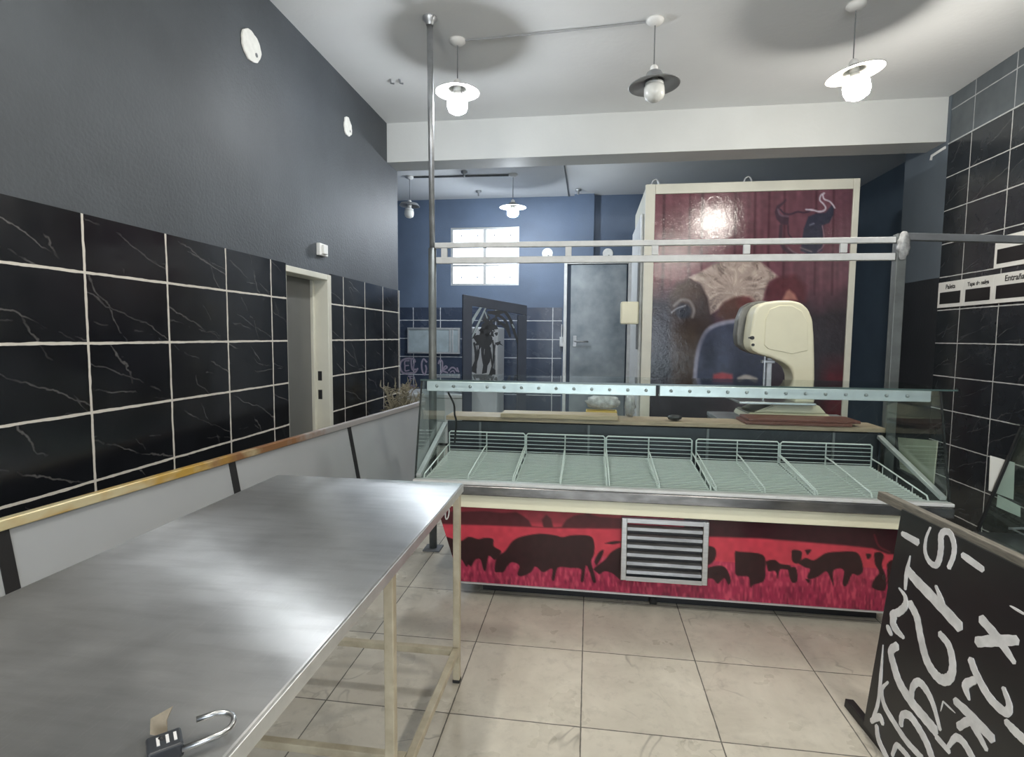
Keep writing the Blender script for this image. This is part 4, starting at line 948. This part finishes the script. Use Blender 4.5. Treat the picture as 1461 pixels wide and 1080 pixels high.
# ------------------------------------------------------------------ black painted board, lying on its side
bang = math.radians(4); bd_ = np.array([math.sin(bang), -math.cos(bang), 0])
B0 = np.array([1.066, 2.168, .0]); T0 = np.array([1.158, 2.172, .875]); upv = T0-B0; hgt = np.linalg.norm(upv); upv /= hgt
bn = np.cross(upv, bd_); bn /= np.linalg.norm(bn)
if bn[0] > 0: bn = -bn           # front faces the aisle
BL = 1.05
sb = thing('sandwich_board', tuple(B0+bd_*.5), 'black painted sandwich board with white brush lettering, lying on its side at bottom right', 'sign board')
mb = MB(); c = [B0+upv*.03, B0+upv*.03+bd_*BL, B0+upv*(hgt-.0)+bd_*BL, B0+upv*(hgt-.0)]
mb.prism([tuple(q+bn*.004) for q in c], tuple(-bn*.012)); mb.build('board_face', M['chalkboard'], sb)
mb = MB(); o_ = -bn*.022
mb.bar(tuple(T0-bd_*.17+upv*.006+o_), tuple(T0+bd_*BL+upv*.006+o_), .034, .034, tuple(upv), .003); mb.build('upper_stile', M['woodgrey'], sb)
mb = MB(); mb.bar(tuple(B0-bd_*.15+upv*.017+o_), tuple(B0+bd_*BL+upv*.017+o_), .034, .034, tuple(upv), .003); mb.build('lower_stile', M['black'], sb)
mb = MB()
for s_ in (.03, BL-.05):
    mb.bar(tuple(B0+bd_*s_+upv*.035+o_), tuple(B0+bd_*s_+upv*(hgt-.012)+o_), .03, .03, tuple(bd_), .002)
mb.build('cross_batten', M['woodgrey'], sb)
# back leaf of the folding board, resting behind
o2 = np.array([.17, 0, 0])
mb = MB(); q0, q1 = B0+o2, T0-bn*.05
mb.prism([tuple(q0+bd_*.0+np.array([0, 0, .004])), tuple(q0+bd_*BL+np.array([0, 0, .004])), tuple(q1+bd_*BL-upv*.02), tuple(q1-upv*.02)], (.012, 0, 0)); mb.build('rear_leaf', M['chalkboard'], sb)
def board_plane(u, v):
    d_ = ray(u, v); O2 = B0+bn*.0042; t_ = ((O2-ORI)@bn)/(d_@bn); return ORI+d_*t_
mb = MB()
for pts, w_, en in (
    ([(232, 398), (345, 462)], 44, (.7, 1)), ([(655, 548), (800, 652)], 48, (.8, .8)),
    ([(432, 355), (402, 430), (394, 520), (420, 590), (465, 622), (492, 585), (506, 500), (506, 420), (530, 385), (572, 400), (598, 480), (592, 560), (560, 640)], 46, (.3, .7)),
    ([(290, 555), (265, 680), (255, 790)], 34, (.2, .6)), ([(270, 650), (330, 725), (470, 870), (640, 1055)], 72, (.8, 1)), ([(470, 765), (505, 850), (530, 900)], 34, (.6, .5)),
    ([(212, 780), (255, 840), (255, 905), (210, 950), (165, 965), (172, 1010)], 50, (.2, .8)), ([(990, 905), (1085, 962)], 14, (.2, .8))):
    stroke_px(mb, pts, 1240, 680, 4.91, w_, board_plane, bn, en)
for pts, w_, en in (
    ([(425, 90), (415, 140), (440, 190), (490, 245)], 56, (.9, .4)), ([(375, 160), (405, 225)], 38, (.6, .6)),
    ([(530, 0), (580, 100), (605, 230), (645, 390), (700, 490), (760, 540), (815, 520), (832, 430), (805, 300), (740, 215)], 66, (.9, .7)),
    ([(1030, 110), (1150, 250), (1265, 420)], 66, (1, .5)), ([(1000, 275), (1140, 265), (1285, 262)], 72, (.9, .8)),
    ([(445, 300), (400, 340), (420, 440), (460, 560), (540, 690), (630, 800), (715, 900)], 66, (.8, 1)),
    ([(545, 700), (550, 600), (590, 555), (640, 600), (695, 710), (745, 890)], 52, (.8, .5)),
    ([(345, 295), (332, 480), (312, 690), (272, 820)], 30, (.2, .9)), ([(380, 555), (338, 610), (355, 720), (430, 850), (510, 970), (620, 1090)], 40, (.4, 1)),
    ([(470, 860), (480, 790), (530, 790), (590, 870), (650, 980), (690, 1090)], 52, (.7, 1)), ([(262, 830), (320, 800), (345, 850)], 44, (.7, .7)),
    ([(300, 860), (315, 960), (375, 1090)], 42, (.8, 1)), ([(410, 1070), (440, 1000), (480, 1030), (530, 1090)], 36, (.7, 1)),
    ([(960, 395), (1000, 500), (1090, 660), (1200, 765), (1232, 720), (1190, 595)], 58, (.9, .5)), ([(990, 540), (925, 580), (950, 680)], 56, (.8, .3)),
    ([(850, 685), (960, 790), (1115, 955)], 62, (.8, 1)), ([(870, 870), (950, 830), (1000, 900), (1070, 1030)], 56, (.9, .6)), ([(765, 690), (850, 772)], 14, (.6, .2)), ([(765, 690), (748, 760)], 10, (.8, .2)),
    ([(715, 935), (810, 1045)], 40, (.9, .8)), ([(800, 1010), (855, 945), (910, 980), (975, 1090)], 50, (.5, 1)),
    ([(1205, 830), (1270, 900), (1340, 965)], 60, (.7, 1)), ([(1240, 20), (1340, 82)], 14, (.2, .9))):
    stroke_px(mb, pts, 1190, 860, 4.908, w_, board_plane, bn, en)
mb.build('brush_lettering', M['paint_white'], sb)

# ------------------------------------------------------------------ second glass counter along the right wall
gc = thing('glass_counter', (2.4, 1.9, 0), 'second glass display counter with papers inside, against the right wall at the frame edge', 'display case')
gy, gy2 = 2.96, 1.0
pb, ptp = (1.925, .56), (2.085, 1.09)
mb = MB(); mb.box(1.96, 2.84, gy2, gy-.005, .06, .53, .004); mb.box(2.0, 2.82, gy2, gy-.05, 0, .06); mb.build('base_cabinet', M['charcoal'], gc)
mb = MB(); mb.box(1.90, 2.85, gy2, gy, .53, .555, .004); mb.build('steel_ledge', M['steel'], gc)
mb = MB(); mb.prism([(pb[0], gy-.008, pb[1]), (ptp[0], gy-.008, ptp[1]), (ptp[0], gy2, ptp[1]), (pb[0], gy2, pb[1])], (.006, 0, 0)); mb.build('front_glass', M['glass'], gc)
mb = MB(); mb.prism([(pb[0]+.008, gy-.006, pb[1]), (ptp[0]+.008, gy-.006, ptp[1]), (2.80, gy-.006, ptp[1]), (2.80, gy-.006, pb[1])], (0, .006, 0)); mb.build('side_glass', M['glass'], gc)
mb = MB(); mb.bar((pb[0]+.002, gy+.003, pb[1]), (ptp[0]+.002, gy+.003, ptp[1]), .012, .012, (0, 1, 0)); mb.build('dark_edge_seal', M['black'], gc)
mb = MB(); mb.box(ptp[0]-.05, 2.84, gy2, gy+.02, ptp[1]+.001, ptp[1]+.009); mb.build('top_glass', M['glass'], gc)
mb = MB()
for i in range(14): mb.tube([(2.02+i*.05, gy2+.05, .60+i*.004), (2.02+i*.05, gy-.06, .60+i*.004)], .004, 4)
for y in (gy-.06, 2.4, 1.7, gy2+.05): mb.tube([(2.02, y, .595), (2.67, y, .647)], .006, 5)
mb.build('wire_shelf', M['steel_dull'], gc)
mb = MB(); mb.box(2.45, 2.84, gy2, gy-.02, .555, .78); mb.build('inner_step', M['charcoal'], gc)
PG = 'white papers in the right counter'
def sheet(px4, y, label, m=M['paper'], name='paper_sheet', cat='paper'):
    pts = [atY(u, v, y) for u, v in px4]; mb = MB(); mb.prism([tuple(q) for q in pts], (0, .003, 0)); c = np.mean(pts, axis=0)
    z0 = min(q[2] for q in pts); return solo(mb, name, m, (c[0], y, z0), label, cat, PG)
sheet([(1413, 650), (1448, 660), (1446, 713), (1411, 700)], gy+.018, 'larger white paper taped to the end of the right glass counter')
sheet([(1424, 706), (1456, 722), (1456, 738), (1422, 723)], gy+.018, 'narrow white paper strip below the larger sheet on the right counter')
q = [atY(u, v, 3.30) for u, v in ((1281, 624), (1337, 629), (1331, 692), (1284, 660))]
mb = MB(); c = [(1.80, 3.42, .73), (1.80, 3.06, .66), (1.80, 3.02, .90), (1.80, 3.40, .95)]
pts = [tuple(atX(u, v, 1.80)) for u, v in ((1281, 624), (1337, 629), (1331, 692), (1284, 668))]
mb.prism(pts, (.006, 0, 0)); zc = min(a_[2] for a_ in pts)
solo(mb, 'card_sheet', M['card'], (1.80, 3.3, zc), 'cream card sheet leaning outside the right side glass of the display case', 'card')

# ------------------------------------------------------------------ back room things
fz = thing('upright_freezer', (-1.40, 7.5, 0), 'white upright freezer seen through the dark glazed frame', 'freezer')
mb = MB(); mb.box(-1.60, -1.21, 7.26, 7.8, .03, 1.62, .012); mb.build('freezer_body', M['freezer'], fz)
mb = MB(); mb.box(-1.60, -1.21, 7.2, 7.255, .12, 1.615, .012); dr = mb.build('freezer_door', M['freezer'], fz)
mb = MB(); mb.box(-1.255, -1.235, 7.175, 7.199, .85, 1.25, .004); mb.build('door_handle', M['grey_tube'], dr)
mb = MB(); mb.box(-1.58, -1.23, 7.3, 7.75, 0, .03); mb.build('feet', M['black'], fz)
ch = thing('chest_freezer', (-2.12, 7.5, 0), 'low white chest freezer under the hatch on the back wall', 'freezer')
mb = MB(); mb.box(-2.6, -1.68, 7.2, 7.85, .04, .66, .015); mb.build('freezer_body', M['freezer'], ch)
mb = MB(); mb.box(-2.61, -1.67, 7.18, 7.86, .662, .715, .012); mb.build('lid', M['freezer'], ch)
mb = MB(); mb.box(-2.55, -1.72, 7.25, 7.8, 0, .04); mb.build('plinth', M['black'], ch)
# dark open frame with torn black sheeting
yl, yr = 6.55, 6.95
tl, tr_ = atY(660, 420, yl), atY(751, 436, yr)
gf = thing('glazed_frame', ((tl[0]+tr_[0])/2, 6.75, 0), 'dark navy freestanding door frame with glass and torn black film, below the window', 'door frame')
a_, b_ = np.array([tl[0], yl, 0]), np.array([tr_[0], yr, 0]); hv = b_-a_; hl_ = np.linalg.norm(hv); hv /= hl_
mb = MB(); wS = .115
mb.bar(tuple(a_+hv*wS/2), tuple(a_+hv*wS/2+np.array([0, 0, tl[2]-.12])), wS, .045, (-hv[1], hv[0], 0), .004); mb.build('stile', M['navy'], gf)
mb = MB(); mb.bar(tuple(b_-hv*wS/2), tuple(b_-hv*wS/2+np.array([0, 0, tr_[2]-.12])), wS, .045, (-hv[1], hv[0], 0), .004); mb.build('stile', M['navy'], gf)
mb = MB(); pt4 = [a_+np.array([0, 0, tl[2]]), b_+np.array([0, 0, tr_[2]]), b_+np.array([0, 0, tr_[2]-.119]), a_+np.array([0, 0, tl[2]-.119])]
off = np.array([hv[1], -hv[0], 0])*.022
mb.prism([tuple(q+off) for q in pt4], tuple(-off*2), .003, 2); mb.build('top_member', M['navy'], gf)
mb = MB(); mb.bar(tuple(a_+hv*wS+np.array([0, 0, .08])), tuple(b_-hv*wS+np.array([0, 0, .08])), .04, .16); mb.build('bottom_member', M['navy'], gf)
mb = MB(); g0, g1 = a_+hv*(wS), b_-hv*(wS)
mb.prism([tuple(g0+np.array([0, 0, .16])), tuple(g1+np.array([0, 0, .16])), tuple(g1+np.array([0, 0, tr_[2]-.13])), tuple(g0+np.array([0, 0, tl[2]-.125]))], tuple(off*.2)); mb.build('pane', M['winglass'], gf)
fn = np.array([hv[1], -hv[0], 0]); fn = fn if fn[1] < 0 else -fn
def fplane(u, v):
    d_ = ray(u, v); O2 = a_+fn*.008; t_ = ((O2-ORI)@fn)/(d_@fn); return ORI+d_*t_
mb = MB()
fp = lambda q: [fplane(650+x/7.2, 400+y/7.2) for x, y in q]
blob = [(180, 590), (215, 560), (245, 560), (270, 450), (300, 430), (360, 450), (420, 460), (440, 500), (370, 510), (350, 550), (380, 590), (370, 650), (350, 670), (372, 760), (380, 900), (410, 920), (410, 980), (340, 975), (370, 880), (350, 740), (330, 860), (320, 950), (270, 960), (290, 820), (300, 700), (270, 760), (265, 680), (240, 720), (215, 850), (215, 960), (150, 930), (190, 840), (235, 700), (250, 665), (190, 670), (215, 640)]
mb.prism([tuple(q) for q in fp(blob)], tuple(fn*.002))
for q, w_ in (([(160, 590), (230, 450), (330, 250)], 26), ([(320, 260), (420, 280), (500, 320), (560, 400), (600, 520), (640, 640), (650, 720)], 30), ([(340, 330), (440, 360), (520, 430), (560, 560)], 26), ([(330, 330), (430, 330), (560, 300)], 40), ([(430, 420), (520, 480), (560, 580)], 36), ([(270, 430), (300, 400), (330, 420), (350, 470)], 20)):
    stroke_px(mb, q, 650, 400, 7.2, w_, fplane, fn, (.6, .6), 5, .002)
for i in range(26):
    cx, cy_ = 300+rng.normal(0, 75), rng.uniform(330, 660); a0_ = rng.uniform(0, 6.28); q = []
    for j in range(7):
        r_ = rng.uniform(8, 46)*(.6 if j % 2 else 1.2); q.append((cx+r_*math.cos(a0_+j*.9), cy_+r_*math.sin(a0_+j*.9)))
    if cx > 165: mb.prism([tuple(e+fn*.0005*(i % 5)) for e in fp(q)], tuple(fn*.002))
for i in range(9):
    x_ = 190+i*27; y_ = rng.uniform(600, 700); stroke_px(mb, [(x_, y_), (x_+rng.normal(0, 12), y_+120), (x_+rng.normal(0, 22), rng.uniform(820, 960))], 650, 400, 7.2, rng.uniform(8, 26), fplane, fn, (.8, .3), 5, .002)
mb.build('torn_black_film', M['charcoal'], gf)
mb = MB()
for q, w_ in (([(150, 470), (200, 370), (285, 240)], 26), ([(165, 590), (230, 450), (310, 280)], 18), ([(455, 275), (500, 290), (580, 300)], 16), ([(300, 320), (325, 390)], 12), ([(150, 240), (250, 240)], 16), ([(340, 250), (430, 270)], 10), ([(580, 450), (600, 490)], 14)):
    stroke_px(mb, q, 650, 400, 7.2, w_, fplane, fn, (.7, .7), 5, .0035)
mb.build('peeling_tape', M['frost'], gf)

# ------------------------------------------------------------------ daylight, exposure, camera
wd = bpy.data.worlds.new('World'); SC.world = wd; wd.use_nodes = True
bg = wd.node_tree.nodes['Background']; bg.inputs[0].default_value = (.80, .89, 1.0, 1); bg.inputs[1].default_value = 2.8
cam = bpy.data.cameras.new('Camera'); co = bpy.data.objects.new('Camera', cam); COL.objects.link(co)
cam.sensor_fit = 'HORIZONTAL'; cam.sensor_width = 36; cam.lens = 36*F_PX/1461; cam.clip_start = .02
co.matrix_world = Matrix((( RT[0], UP[0], -FW[0], 0), (RT[1], UP[1], -FW[1], 0), (RT[2], UP[2], -FW[2], EYE), (0, 0, 0, 1)))
SC.camera = co
SC.view_settings.view_transform = 'Standard'; SC.view_settings.look = 'None'; SC.view_settings.gamma = 1; SC.view_settings.exposure = 1.0
SC.view_settings.use_curve_mapping = False
SC.cycles.max_bounces = 10; SC.cycles.transparent_max_bounces = 24; SC.cycles.glossy_bounces = 5; SC.cycles.diffuse_bounces = 5
SC.cycles.caustics_reflective = False; SC.cycles.caustics_refractive = False; SC.cycles.sample_clamp_indirect = 4.0
